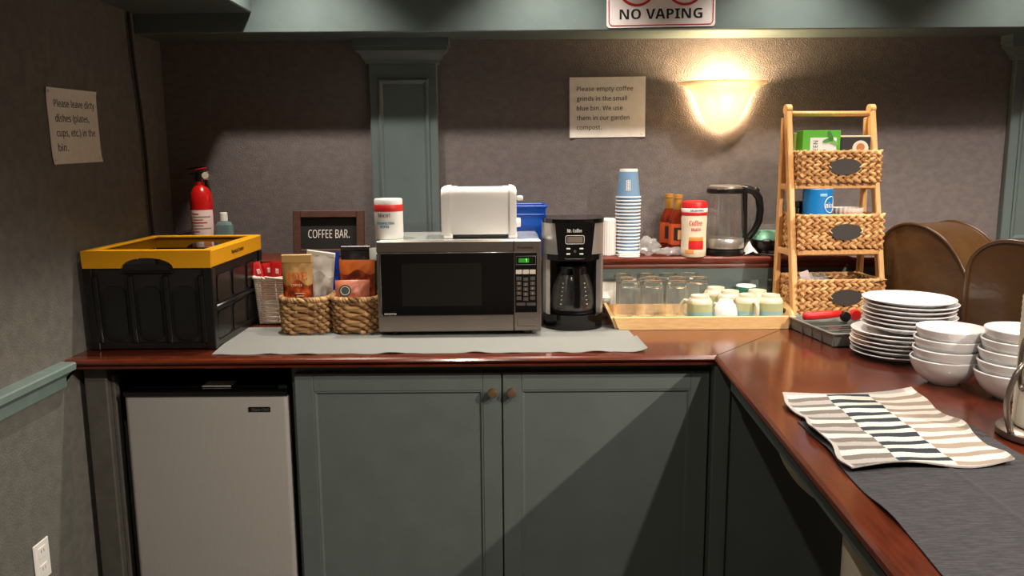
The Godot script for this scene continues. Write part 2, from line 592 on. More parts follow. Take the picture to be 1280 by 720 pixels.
func pilaster(called: String, x: float, label: String) -> void:
	var t := thing(called, label, "", Vector3(x, 0, WZ), 0, "", "structure")
	t.name = called
	var st := tool()
	rbox(st, Vector3(0, (LY + 1.86) / 2, 0.014), Vector3(0.26, 1.86 - LY, 0.028), 0.003)
	part("shaft", st, M.teal, t)
	# raised bead round the recessed panel
	st = tool()
	var y0 := LY + 0.05
	var y1 := 1.785
	sweep(st, [Vector3(0.084, y0, 0.028), Vector3(-0.084, y0, 0.028), Vector3(-0.084, y1, 0.028), Vector3(0.084, y1, 0.028)], [Vector2(0.006, 0), Vector2(0.004, 0.002), Vector2(0, 0.006), Vector2(-0.006, 0.009), Vector2(-0.012, 0.006), Vector2(-0.013, 0)], true, Vector3(0, 0, 1))
	part("panel_moulding", st, M.teal, t)
	# capital: stepped cornice going round three sides
	st = tool()
	var pr := [Vector2(0, 1.853), Vector2(0.010, 1.853), Vector2(0.012, 1.866), Vector2(0.018, 1.87), Vector2(0.026, 1.886), Vector2(0.038, 1.896), Vector2(0.044, 1.898), Vector2(0.044, 1.912), Vector2(0.05, 1.914), Vector2(0.05, 1.9425), Vector2(0, 1.9425)]
	sweep(st, [Vector3(-0.13, 0, 0), Vector3(-0.13, 0, 0.028), Vector3(0.13, 0, 0.028), Vector3(0.13, 0, 0)], pr)
	rbox(st, Vector3(0, 1.898, 0.013), Vector3(0.258, 0.088, 0.026), 0.0)
	part("capital", st, M.teal, t)

# ------------------------------------------------------------------ counter, cabinet, fridge
func counter() -> void:
	var nose := [Vector2(0, -0.033), Vector2(0.006, -0.033), Vector2(0.012, -0.030), Vector2(0.014, -0.024), Vector2(0.009, -0.020), Vector2(0.012, -0.018), Vector2(0.02, -0.016), Vector2(0.024, -0.010), Vector2(0.021, -0.004), Vector2(0.013, 0.0), Vector2(0, 0.0)]
	var t := thing("countertop", "glossy mahogany countertop carrying the microwave and grey runner", "countertop", Vector3(0, CT, 0))
	slab("board", PackedVector2Array([Vector2(LX, WZ), Vector2(1.312, WZ), Vector2(1.312, -3.165), Vector2(0.625, -2.371), Vector2(LX, -2.371)]), -0.033, 0.0, M.wood_x, t)
	var st := tool()
	sweep(st, [Vector3(LX, 0, -2.371), Vector3(0.618, 0, -2.371)], nose)
	part("moulded_edge", st, M.wood_x, t)
	t = thing("countertop", "glossy mahogany side countertop under the plates and dark runner", "countertop", Vector3(0, CT, 0))
	slab("board", PackedVector2Array([Vector2(0.627, -2.369), Vector2(1.315, -3.164), Vector2(1.315, -0.2), Vector2(0.521, -0.2)]), -0.033, 0.0, M.wood_z, t)
	st = tool()
	sweep(st, [Vector3(0.627, 0, -2.369), Vector3(0.521, 0, -0.2)], nose)
	part("moulded_edge", st, M.wood_z, t)
	# board under the side counter: apron, knee panel
	t = thing("side_counter_base", "grey-teal painted base and apron under the side countertop", "counter base", Vector3(0.99, 0, -1.2))
	var yw := atan2(0.104, 2.145)
	box("apron", M.teal_dark, t, Vector3(-0.403, 0.854, 0.0), Vector3(0.022, 0.045, 2.1), 0.003, Basis(Vector3.UP, -yw))
	box("knee_panel", M.teal_dark, t, Vector3(0.26, 0.438, 0.0), Vector3(0.03, 0.876, 2.0), 0.003)
	box("corner_post", M.teal_dark, t, Vector3(-0.355, 0.438, -1.19), Vector3(0.05, 0.876, 0.05), 0.003)
	box("back_panel", M.teal_dark, t, Vector3(-0.02, 0.438, -1.2), Vector3(0.62, 0.876, 0.02), 0.003)
	# wall ledge
	var le := thing("wall_ledge", "long reddish brown wooden ledge along the back wall", "ledge", Vector3(0, LY, WZ))
	st = tool()
	sweep(st, [Vector3(LX, 0, 0.19), Vector3(3.55, 0, 0.19)], [Vector2(-0.19, -0.044), Vector2(0.004, -0.044), Vector2(0.008, -0.036), Vector2(0.006, -0.028), Vector2(0.014, -0.024), Vector2(0.022, -0.014), Vector2(0.022, -0.006), Vector2(0.015, 0.0), Vector2(-0.19, 0.0)])
	part("shelf_board", st, M.ledge, le)
	box("riser_board", M.teal, le, Vector3(0, -0.13, 0.095), Vector3(2.66, 0.172, 0.19), 0.0)
	# cabinet
	t = thing("cabinet", "grey-teal painted base cabinet with two panelled doors", "cabinet", Vector3(-0.033, 0, -2.42))
	box("body", M.teal_dark, t, Vector3(0, 0.468, -0.27), Vector3(1.31, 0.816, 0.5), 0.003)
	for sd in [-1.0, 1.0]:
		var d := Node3D.new()
		d.name = "door"
		t.add_child(d, true)
		d.position = Vector3(sd * 0.3205, 0.4535, 0)
		var w := 0.637
		var h := 0.789
		var fw := 0.058
		box("panel", M.teal_dark, d, Vector3(0, 0, 0.002), Vector3(w - fw, h - fw, 0.006), 0.001)
		for s in [-1.0, 1.0]:
			box("stile", M.teal_dark, d, Vector3(s * (w - fw) / 2, 0, 0.0), Vector3(fw, h, 0.024), 0.002)
			box("rail", M.teal_dark, d, Vector3(0, s * (h - fw) / 2, 0.0), Vector3(w - 2 * fw + 0.0005, fw, 0.024), 0.002)
		st = tool()
		var px := w / 2 - fw
		var py := h / 2 - fw
		sweep(st, [Vector3(px, -py, 0.005), Vector3(-px, -py, 0.005), Vector3(-px, py, 0.005), Vector3(px, py, 0.005)], [Vector2(0.01, 0), Vector2(0.009, 0.001), Vector2(0.004, 0.006), Vector2(0, 0.006), Vector2(0, 0)], true, Vector3(0, 0, 1))
		part("bead", st, M.teal_dark, d)
		st = tool()
		lathe(st, [Vector2(0.0, 0), Vector2(0.007, 0), Vector2(0.006, 0.012), Vector2(0.011, 0.015), Vector2(0.015, 0.019), Vector2(0.0155, 0.024), Vector2(0.012, 0.029), Vector2(0, 0.031)], 20)
		part("knob", st, M.bronze, d, Vector3(-sd * (w / 2 - 0.027), 0.335, 0.012), Basis(Vector3.RIGHT, PI / 2))
	# panel at the left that carries the counter end
	t = thing("counter_support", "grey painted upright support at the wall end of the counter", "support", Vector3(-1.28, 0, -2.42))
	box("post", M.post, t, Vector3(-0.005, 0.438, -0.01), Vector3(0.07, 0.876, 0.04), 0.004)
	box("side_strip", M.post, t, Vector3(0.036, 0.42, -0.03), Vector3(0.012, 0.84, 0.03), 0.002)
	# fridge
	t = thing("mini_fridge", "small silver mini fridge with black top under the counter", "fridge", Vector3(-0.952, 0, -2.42))
	box("body", M.black_matte, t, Vector3(0, 0.40, -0.29), Vector3(0.50, 0.79, 0.5), 0.006)
	st = tool()
	extrude(st, rounded(0.505, 0.045, 0.014, 4), 0.03, 0.772, true)
	var d2 := part("door", st, M.fridge, t, Vector3(0, 0, -0.018), LAY)
	meta(d2, "silver door")
	box("top_trim", M.black_gloss, t, Vector3(0, 0.783, -0.02), Vector3(0.508, 0.02, 0.05), 0.004)
	box("hinge_cover", M.black, t, Vector3(0.236, 0.799, -0.02), Vector3(0.03, 0.014, 0.03), 0.004)
	var bd := box("badge", M.black_gloss, t, Vector3(0.166, 0.733, 0.0058), Vector3(0.068, 0.016, 0.003), 0.001)
	write(bd, "Magic Chef", Vector3(-0.024, -0.004, 0.0017), 0.054, 0.008, M.chrome, Basis(), "Droid Serif", 700)
	var card := box("paper_card", M.paper, self, Vector3(-0.93, 0.7965, -2.485), Vector3(0.09, 0.0015, 0.06), 0.0)
	meta(card, "small pale card lying on top of the mini fridge", "card")
	# outlet on the left wall
	t = thing("wall_outlet", "white power outlet low on the left wall", "outlet", Vector3(LX + 0.006, 0.385, -2.13))
	box("cover_plate", M.white_plastic, t, Vector3(0.002, 0, 0), Vector3(0.005, 0.115, 0.072), 0.002)
	for s in [-1.0, 1.0]:
		var so := box("socket", M.white_plastic, t, Vector3(0.005, s * 0.026, 0), Vector3(0.003, 0.032, 0.034), 0.001)
		for k in [-1.0, 1.0]: box("slot", M.black, so, Vector3(0.0012, 0.004, k * 0.006), Vector3(0.001, 0.009, 0.002), 0.0)
	# basin and post under the side counter
	t = thing("under_counter_basin", "cream rounded basin hanging under the side countertop", "basin", Vector3(0.80, 0.8768, -1.8))
	var bp := []
	for k in 13: bp.append(Vector2(sin(PI / 2 * k / 12) * 0.185, -cos(PI / 2 * k / 12) * 0.2))
	bp.append_array([Vector2(0.195, 0.0), Vector2(0, 0.0)])
	spin("basin_shell", bp, M.cream, t, Vector3.ZERO, 40)
	spin("drain", [Vector2(0, -0.25), Vector2(0.025, -0.25), Vector2(0.025, -0.199), Vector2(0.04, -0.192)], M.cream, t, Vector3.ZERO, 20)
	t = thing("support_post", "cream round post holding up the side countertop", "post", Vector3(0.668, 0, -1.4))
	spin("shaft", [Vector2(0, 0), Vector2(0.055, 0), Vector2(0.055, 0.876), Vector2(0, 0.876)], M.cream, t, Vector3.ZERO, 32)
	spin("floor_collar", [Vector2(0.055, 0.0), Vector2(0.07, 0.0), Vector2(0.068, 0.012), Vector2(0.055, 0.02)], M.cream, t, Vector3.ZERO, 32)

# ------------------------------------------------------------------ left end: signs, crate, extinguisher, baskets
func paper_sign(called: String, label: String, at: Vector3, bs: Basis, w: float, h: float, lines: Array, cap: float, pitch: float, left: float, top: float) -> Node3D:
	var t := thing(called, label, "sign", at)
	t.basis = bs
	var st := tool()
	sheet(st, func(u, v): return Vector3((u - 0.5) * w, (v - 0.5) * h, 0.0015 + 0.004 * pow(absf(u - 0.5) * 2.0, 8) * pow(absf(v - 0.5) * 2.0, 8)), 10, 10, 0.0008, Vector3.BACK * -1.0)
	part("sheet", st, M.paper, t)
	var y := h / 2 - top
	for l in lines:
		write(t, l[0], Vector3(-w / 2 + left + (l[2] if l.size() > 2 else 0.0), y, 0.0019), l[1], cap, M.ink)
		y -= pitch
	for sx in [-1.0, 1.0]:
		for sy in [-1.0, 1.0]:
			var p := spin("pin", [Vector2(0, 0.0), Vector2(0.004, 0.0), Vector2(0.0035, 0.003), Vector2(0, 0.004)], M.paper, t, Vector3(sx * (w / 2 - 0.012), sy * (h / 2 - 0.012), 0.003), 10)
			p.rotation.x = PI / 2
	return t

func left_things() -> void:
	# sign on the left wall (a sheet facing +x)
	var bs := Basis(Vector3(0, 0, -1), Vector3(0, 1, 0), Vector3(1, 0, 0)) * Basis(Vector3(0, 0, 1), deg_to_rad(1.4))
	paper_sign("paper_sign", "white paper sign about dirty dishes pinned to the left wall", Vector3(LX + 0.001, 1.602, -2.53), bs, 0.285, 0.222,
		[["Please leave dirty", 0.232], ["dishes (plates,", 0.193], ["cups, etc.) in the", 0.222], ["bin.", 0.055]], 0.021, 0.043, 0.036, 0.055)
	paper_sign("paper_sign", "white paper sign about coffee grinds on the back wall", Vector3(0.374, 1.688, WZ + 0.001), Basis(Vector3(0, 0, 1), deg_to_rad(0.4)), 0.293, 0.228,
		[["Please empty coffee", 0.217], ["grinds in the small", 0.194], ["blue bin. We use", 0.177], ["them in our garden", 0.204], ["compost.", 0.096]], 0.0165, 0.0365, 0.028, 0.052)
	# red-ringed sign on the soffit, cut by the frame
	var t := thing("vaping_sign", "white NO VAPING sign with red rings on the soffit", "sign", Vector3(0.535, 2.076, -2.9895))
	t.rotation.z = deg_to_rad(0.7)
	var st := tool()
	extrude(st, rounded(0.386, 0.245, 0.012, 4), 0.0, 0.002)
	part("plate", st, mat(rgb(226, 222, 224), 0.35), t)
	st = tool()
	var loop := []
	for p in rounded(0.37, 0.23, 0.014, 5): loop.append(Vector3(p.x, p.y, 0.0022))
	tube(st, loop, 0.0018, 6, true)
	var red_print := mat(rgb(186, 30, 38), 0.5)
	part("border", st, red_print, t)
	for s in [-1.0, 1.0]:
		st = tool()
		loop = []
		for k in 40: loop.append(Vector3(s * 0.085 + cos(TAU * k / 40) * 0.066, 0.02 + sin(TAU * k / 40) * 0.066, 0.001))
		tube(st, loop, 0.005, 6, true, 1.0)
		tube(st, [Vector3(s * 0.085 - 0.046, 0.066, 0.001), Vector3(s * 0.085 + 0.046, -0.026, 0.001)], 0.005, 6)
		part("red_ring", st, red_print, t)
	write(t, "NO VAPING", Vector3(-0.147, -0.094, 0.0025), 0.294, 0.034, M.ink, Basis(), "Droid Sans", 700)
	# black cable down the corner
	var pts := []
	for k in 25:
		var f := k / 24.0
		pts.append(Vector3(LX + 0.012, lerpf(2.008, LY + 0.06, f), -2.925 - 0.07 * pow(f, 0.7) + 0.006 * sin(f * 9.0)))
	pts.append(Vector3(LX + 0.016, LY + 0.02, -3.05)); pts.append(Vector3(LX + 0.04, LY + 0.006, -3.09))
	var cb := rod("black_cable", pts, 0.006, M.black_matte, self, 8)
	meta(cb, "thin black cable hanging down the left wall corner", "cable")

	crate()
	extinguisher()
	# hand sanitizer bottle
	t = thing("sanitizer_bottle", "small clear blue-green sanitizer bottle with white cap behind the crate", "bottle", Vector3(-1.095, LY, -3.08))
	st = tool()
	extrude(st, rounded(0.066, 0.04, 0.015, 4), 0.0, 0.125, true)
	part("bottle_body", st, clear(rgb(120, 150, 152), 0.75, 0.1), t, Vector3.ZERO, LAY)
	spin("shoulder", [Vector2(0.031, 0.125), Vector2(0.026, 0.135), Vector2(0.013, 0.14), Vector2(0, 0.14)], clear(rgb(120, 150, 152), 0.75, 0.1), t, Vector3.ZERO, 24, 1.0, 0.6)
	spin("cap", [Vector2(0, 0.14), Vector2(0.014, 0.14), Vector2(0.014, 0.17), Vector2(0.012, 0.172), Vector2(0, 0.172)], M.white_plastic, t, Vector3.ZERO, 20)

	# framed COFFEE BAR sign leaning on the ledge
	t = thing("framed_sign", "dark wood framed COFFEE BAR sign on the ledge", "sign", Vector3(-0.70, LY, -3.085))
	t.rotation.x = deg_to_rad(-8)
	box("board", mat(rgb(14, 13, 13), 0.7), t, Vector3(0, 0.088, -0.004), Vector3(0.26, 0.165, 0.012), 0.001)
	for s in [-1.0, 1.0]:
		box("frame_side", M.frame_wood, t, Vector3(s * 0.121, 0.088, 0.004), Vector3(0.028, 0.176, 0.03), 0.003)
		box("frame_side", M.frame_wood, t, Vector3(0, 0.088 + s * 0.074, 0.004), Vector3(0.2145, 0.028, 0.0295), 0.003)
	write(t, "COFFEE BAR.", Vector3(-0.08, 0.071, 0.0035), 0.158, 0.032, mat(rgb(225, 220, 214), 0.7))

	# white wicker basket with red packets
	t = thing("wicker_basket", "white painted wicker basket between the crate and tan baskets", "basket", Vector3(-0.838, CT + 0.003, -2.905), deg_to_rad(-2))
	wicker(t, 0.165, 0.13, 0.168)
	for k in 4:
		var p := thing("red_packet", ["crinkled red packet at the left rim of the white basket", "red packet standing upright in the white basket", "red packet nearest the front of the white basket", "red packet leaning right in the white basket"][k], "packet", Vector3(-0.892 + k * 0.018, CT + 0.088, -2.88 - 0.014 * (k % 2)), 0.3 - 0.25 * k, "red packets in the white basket")
		p.rotation.z = 0.25 - 0.16 * k
		part("wrapper", pouch(0.045, 0.14 - 0.008 * (k % 2), 0.016, 10 + k, 0.9), M.red_soft, p)
		box("pale_print", mat(rgb(232, 200, 198), 0.5), p, Vector3(0.008, 0.105, 0.007), Vector3(0.012, 0.018, 0.003), 0.001)

	# two tan baskets with coffee bags
	t = thing("tan_basket", "tan woven basket holding the JOE coffee bag", "basket", Vector3(-0.705, CT + 0.003, -2.752), 0, "tan coffee baskets")
	rope_basket(t, 0.083, 0.086, 0.118)
	t = thing("tan_basket", "tan woven basket touching the microwave, with salmon bag in front", "basket", Vector3(-0.532, CT + 0.003, -2.752), 0, "tan coffee baskets")
	rope_basket(t, 0.08, 0.086, 0.118)
	coffee_bags()

	# long grey table runner
	rng.seed = 12
	var ph := rng.randf() * 6
	st = tool()
	sheet(st, func(u, v):
		var x0 := lerpf(-0.918, -0.955, v)
		var z := lerpf(-2.400, -2.80, v) + (0.0035 * sin(u * 41.0 + ph) + 0.002 * sin(u * 93.0)) * pow(1.0 - v, 8)
		var x := lerpf(x0, lerpf(0.412, 0.395, v), u)
		var lift := 0.0022 + 0.0045 * pow(1.0 - v, 10) * maxf(0.0, sin(u * 47.0 + 1.0) * sin(u * 19.0)) + (0.012 * pow(u, 60) if v < 0.5 else 0.0)
		return Vector3(x, CT + lift, z), 130, 16, 0.0018)
	var ru := part("table_runner", st, M.runner, self)
	meta(ru, "long pale grey woven table runner beneath the microwave", "table runner")

func pouch(w: float, h: float, d: float, seed_: int, full := 0.6) -> SurfaceTool:
	var n := FastNoiseLite.new()
	n.seed = seed_
	n.frequency = 22.0
	var st := tool()
	var nu := 14
	var nv := 18
	for side: float in [1.0, -1.0]:
		var f := func(u: float, v: float) -> Vector3:
			var x := u * 2.0 - 1.0
			var puff := pow(1.0 - v, 0.35 + 0.5 * (1.0 - full)) if v < 0.999 else 0.0
			puff = maxf(puff, 0.06)
			var flat := 1.0 - pow(absf(x), 4.0)
			var z := side * d * 0.5 * puff * flat
			var e := (1.0 - absf(x)) * minf(1.0, (1.0 - v) * 4.0)
			z += n.get_noise_3d(x * w * 0.5, v * h, side) * d * 0.16 * minf(1.0, e * 3.0)
			return Vector3(x * w * 0.5 * (1.0 - 0.05 * sin(v * PI)), v * h, z)
		st.set_smooth_group(1 if side > 0 else 2)
		for i in nu:
			for j in nv:
				var q := [Vector2(i, j), Vector2(i + 1, j), Vector2(i + 1, j + 1), Vector2(i, j + 1)]
				for k in ([0, 2, 1, 0, 3, 2] if side > 0 else [0, 1, 2, 0, 2, 3]):
					var c: Vector2 = q[k]
					st.set_uv(Vector2(c.x / nu, 1.0 - c.y / nv))
					st.add_vertex(f.call(c.x / nu, c.y / nv))
	return st

func bag_print(lower: Color, lower2: Color, upper: Color, split: float, seed_: int) -> StandardMaterial3D:
	var img := Image.create(128, 192, false, Image.FORMAT_RGB8)
	var n := FastNoiseLite.new()
	n.seed = seed_
	n.frequency = 0.022
	for y in 192:
		for x in 128:
			var wave := split + 0.04 * sin(x * 0.07)
			var k := clampf(n.get_noise_2d(x, y) * 1.6 + 0.5, 0, 1)
			img.set_pixel(x, y, upper if y / 192.0 < wave else lower.lerp(lower2, k))
	var m := mat(Color.WHITE, 0.32)
	m.albedo_texture = ImageTexture.create_from_image(img)
	return m

func coffee_bags() -> void:
	var g := "coffee bags in the tan baskets"
	# left basket
	var t := thing("coffee_bag", "gold and orange JOE coffee bag in the left tan basket", "coffee bag", Vector3(-0.733, CT + 0.012, -2.735), 0.05, g)
	part("pouch", pouch(0.106, 0.252, 0.055, 61), bag_print(rgb(196, 84, 24), rgb(92, 34, 16), rgb(176, 138, 84), 0.36, 3), t)
	box("folded_top", mat(rgb(190, 150, 92), 0.4), t, Vector3(0, 0.242, 0.003), Vector3(0.104, 0.03, 0.012), 0.003)
	write(t, "JOE", Vector3(-0.032, 0.172, 0.0275), 0.07, 0.026, mat(rgb(222, 92, 28), 0.5), Basis(), "Droid Serif", 700)
	write(t, "COFFEE", Vector3(-0.018, 0.15, 0.0285), 0.038, 0.008, mat(rgb(235, 215, 190), 0.5))
	for k in 3: box("print_line", mat(rgb(226, 190, 160), 0.5), t, Vector3(0.012, 0.126 - 0.009 * k, 0.0285), Vector3(0.03 - 0.004 * k, 0.003, 0.001), 0.0)
	t = thing("coffee_bag", "white crumpled coffee bag leaning right of the JOE bag", "coffee bag", Vector3(-0.688, CT + 0.012, -2.80), -0.25, g)
	t.rotation.z = -0.1
	part("pouch", pouch(0.11, 0.262, 0.04, 62), bag_print(rgb(206, 200, 192), rgb(168, 160, 152), rgb(214, 208, 200), 0.3, 5), t)
	st_strip(t, Vector3(0, 0.252, 0), Vector3(0.108, 0.018, 0.008), mat(rgb(220, 214, 206), 0.5))
	t = thing("coffee_bag", "shiny blue foil bag behind the white coffee bag", "coffee bag", Vector3(-0.648, CT + 0.012, -2.833), -0.3, g)
	part("pouch", pouch(0.09, 0.255, 0.03, 63), bag_print(rgb(20, 50, 150), rgb(30, 80, 190), rgb(24, 56, 160), 0.3, 6), t)
	# right basket
	t = thing("coffee_bag", "black coffee bag with folded top, rearmost in the right basket", "coffee bag", Vector3(-0.548, CT + 0.012, -2.825), 0.03, g)
	part("pouch", pouch(0.108, 0.272, 0.05, 64), mat(rgb(34, 33, 33), 0.5), t)
	st_strip(t, Vector3(0, 0.266, 0.002), Vector3(0.106, 0.018, 0.014), mat(rgb(44, 42, 42), 0.4))
	for k in 2: box("print_line", mat(rgb(180, 176, 172), 0.5), t, Vector3(-0.022, 0.222 - 0.009 * k, 0.017), Vector3(0.036 - 0.012 * k, 0.004, 0.001), 0.0)
	t = thing("coffee_bag", "dark green edged bag squeezed beside the microwave in the right basket", "coffee bag", Vector3(-0.482, CT + 0.03, -2.825), 0.5, g)
	part("pouch", pouch(0.04, 0.25, 0.02, 65), bag_print(rgb(30, 60, 40), rgb(20, 40, 30), rgb(206, 208, 200), 0.22, 8), t)
	t = thing("coffee_bag", "orange-brown foil coffee bag behind the salmon one", "coffee bag", Vector3(-0.535, CT + 0.012, -2.77), 0.0, g)
	part("pouch", pouch(0.124, 0.232, 0.05, 66), bag_print(rgb(206, 88, 30), rgb(110, 40, 22), rgb(216, 110, 44), 0.18, 9), t)
	for k in 2: box("print_line", mat(rgb(230, 190, 160), 0.5), t, Vector3(0.008, 0.158 - 0.01 * k, 0.022), Vector3(0.03, 0.003, 0.001), 0.0)
	t = thing("coffee_bag", "salmon coffee bag with dark round emblem, front of the right basket", "coffee bag", Vector3(-0.545, CT + 0.012, -2.715), 0.06, g)
	t.rotation.x = -0.12
	part("pouch", pouch(0.118, 0.168, 0.05, 67, 0.9), bag_print(rgb(196, 108, 78), rgb(176, 88, 60), rgb(206, 122, 92), 0.3, 10), t)
	var e := spin("emblem", [Vector2(0, 0.0), Vector2(0.021, 0.0), Vector2(0.021, 0.0012), Vector2(0, 0.0012)], mat(rgb(52, 58, 48), 0.5), t, Vector3(-0.022, 0.132, 0.0235), 28)
	e.rotation.x = PI / 2 - 0.15
	var ring := []
	for k in 28: ring.append(Vector3(cos(TAU * k / 28) * 0.0145, 0.0014, sin(TAU * k / 28) * 0.0145))
	rod("emblem_ring", ring, 0.0012, mat(rgb(200, 196, 184), 0.5), e, 5, true)

func st_strip(t: Node3D, c: Vector3, s: Vector3, m: Material) -> void:
	box("folded_top", m, t, c, s, 0.003)

func crate() -> void:
	var t := thing("folding_crate", "black folding crate with yellow rim at the left end of the counter", "crate", Vector3(-1.122, CT + 0.003, -2.712))
	var w := 0.37      # at the base
	var d := 0.47
	var h := 0.258
	var wt := 0.395    # at the rim
	var dt := 0.50
	var th := 0.01
	box("bottom_panel", M.black_matte, t, Vector3(0, 0.006, 0), Vector3(w, 0.012, d), 0.002)
	# four walls, slightly flared
	for s in [-1.0, 1.0]:
		bar("wall_panel", Vector3(0, 0.0, s * (d / 2 - th / 2)), Vector3(0, h + 0.01, s * (dt / 2 - th)), wt - 0.03, th, M.black_matte, t)
		bar("wall_panel", Vector3(s * (w / 2 - th / 2), 0.0, 0), Vector3(s * (wt / 2 - th), h + 0.01, 0), dt - 0.03, th, M.black_matte, t, Vector3(0, 0, 1))
	for sx in [-1.0, 1.0]:
		for sz in [-1.0, 1.0]:
			bar("corner_post", Vector3(sx * (w / 2 - 0.004), 0.0, sz * (d / 2 - 0.004)), Vector3(sx * (wt / 2 - 0.012), h, sz * (dt / 2 - 0.012)), 0.03, 0.03, M.black, t)
	# ribs of the front: rounded upright panels
	for k in 3:
		var st := tool()
		extrude(st, rounded(0.066, 0.17, 0.024, 6), 0.0, 0.006)
		part("raised_panel", st, M.black, t, Vector3(-0.108 + k * 0.108, 0.115, 0.2365 + 0.004), Basis(Vector3.RIGHT, 0.04))
	for k in 4:
		bar("rib", Vector3(-0.162 + k * 0.108, 0.02, 0.241), Vector3(-0.164 + k * 0.109, 0.235, 0.249), 0.016, 0.012, M.black, t)
	box("front_ledge", M.black, t, Vector3(0, 0.012, 0.238), Vector3(0.36, 0.022, 0.012), 0.003)
	# ribs and hinge of the right side
	var tilt := Basis(Vector3(0, 0, 1), -0.045)
	for r in 2:
		for k in 3:
			var st := tool()
			extrude(st, rounded(0.115, 0.088, 0.018, 5), 0.0, 0.006)
			part("raised_panel", st, M.black, t, Vector3(0.1855 + (0.0048 if r else 0.0), 0.066 + r * 0.118, -0.145 + k * 0.145), tilt * Basis(Vector3.UP, PI / 2))
	var st2 := tool()
	tube(st2, [Vector3(0.192, 0.125, -0.225), Vector3(0.192, 0.125, 0.225)], 0.009, 10)
	part("hinge", st2, M.black, t)
	box("side_ledge", M.black, t, Vector3(0.187, 0.012, 0), Vector3(0.012, 0.022, 0.45), 0.003)
	# yellow rim: front and back bands with a hand arch, two plain sides, cap strip
	var rim := Node3D.new()
	rim.name = "rim"
	t.add_child(rim)
	for s in [-1.0, 1.0]:
		var poly := PackedVector2Array([Vector2(-0.199, 0.054), Vector2(-0.197, 0.0), Vector2(-0.088, 0.0)])
		for k in 13:
			var a := PI - PI * k / 12
			poly.append(Vector2(0.002 + cos(a) * 0.08, sin(a) * 0.032))
		poly.append_array(PackedVector2Array([Vector2(0.092, 0.0), Vector2(0.197, 0.0), Vector2(0.199, 0.054)]))
		var st := tool()
		extrude(st, poly, -0.007, 0.007)
		part("rim_band", st, M.yellow, rim, Vector3(0, h, s * (dt / 2 - 0.004)))
		box("rim_band", M.yellow, rim, Vector3(s * (wt / 2 - 0.004), h + 0.027, 0), Vector3(0.014, 0.054, dt - 0.004), 0.003)
		box("rim_lip", M.yellow, rim, Vector3(0, h + 0.051, s * (dt / 2 - 0.017)), Vector3(wt - 0.01, 0.008, 0.026), 0.002)
		box("rim_lip", M.yellow, rim, Vector3(s * (wt / 2 - 0.017), h + 0.051, 0), Vector3(0.026, 0.0075, dt - 0.04), 0.002)
	for k in 5:
		box("clip", M.white_plastic, rim, Vector3(-0.14 + k * 0.07, h - 0.004, -dt / 2 + 0.018), Vector3(0.004, 0.018, 0.004), 0.001)
		box("clip", M.white_plastic, rim, Vector3(-wt / 2 + 0.016, h - 0.004, -0.16 + k * 0.08), Vector3(0.004, 0.018, 0.004), 0.001)
	var lt := write(rim, "InstaCrate", Vector3(wt / 2 + 0.0038, h + 0.022, 0.07), 0.12, 0.013, M.black, Basis(Vector3(0, 0, -1), Vector3.UP, Vector3(1, 0, 0)), "Droid Serif", 700)
	lt.rotation.x = 0
	box("hand_grip", M.black, t, Vector3(0.002, h - 0.012, dt / 2 - 0.004), Vector3(0.155, 0.008, 0.016), 0.002)
	# dishes inside
	var dish := thing("dirty_dish", "dark green bowl lying inside the black crate", "bowl", Vector3(-1.05, CT + 0.175, -2.76))
	dish.rotation.z = 0.25
	spin("bowl_shell", bowl_profile(0.085, 0.06), mat(rgb(52, 66, 56), 0.25), dish)
	dish = thing("dirty_dish", "dark red plate standing at the back of the black crate", "plate", Vector3(-1.03, CT + 0.17, -2.895))
	dish.rotation = Vector3(1.1, 0, 0.1)
	spin("plate_shell", plate_profile(0.085), mat(rgb(150, 20, 24), 0.3), dish)
	var stack := thing("dirty_dish", "black pan filling the bottom of the crate", "pan", Vector3(-1.15, CT + 0.017, -2.68))
	spin("pan_shell", bowl_profile(0.12, 0.09), M.black, stack)

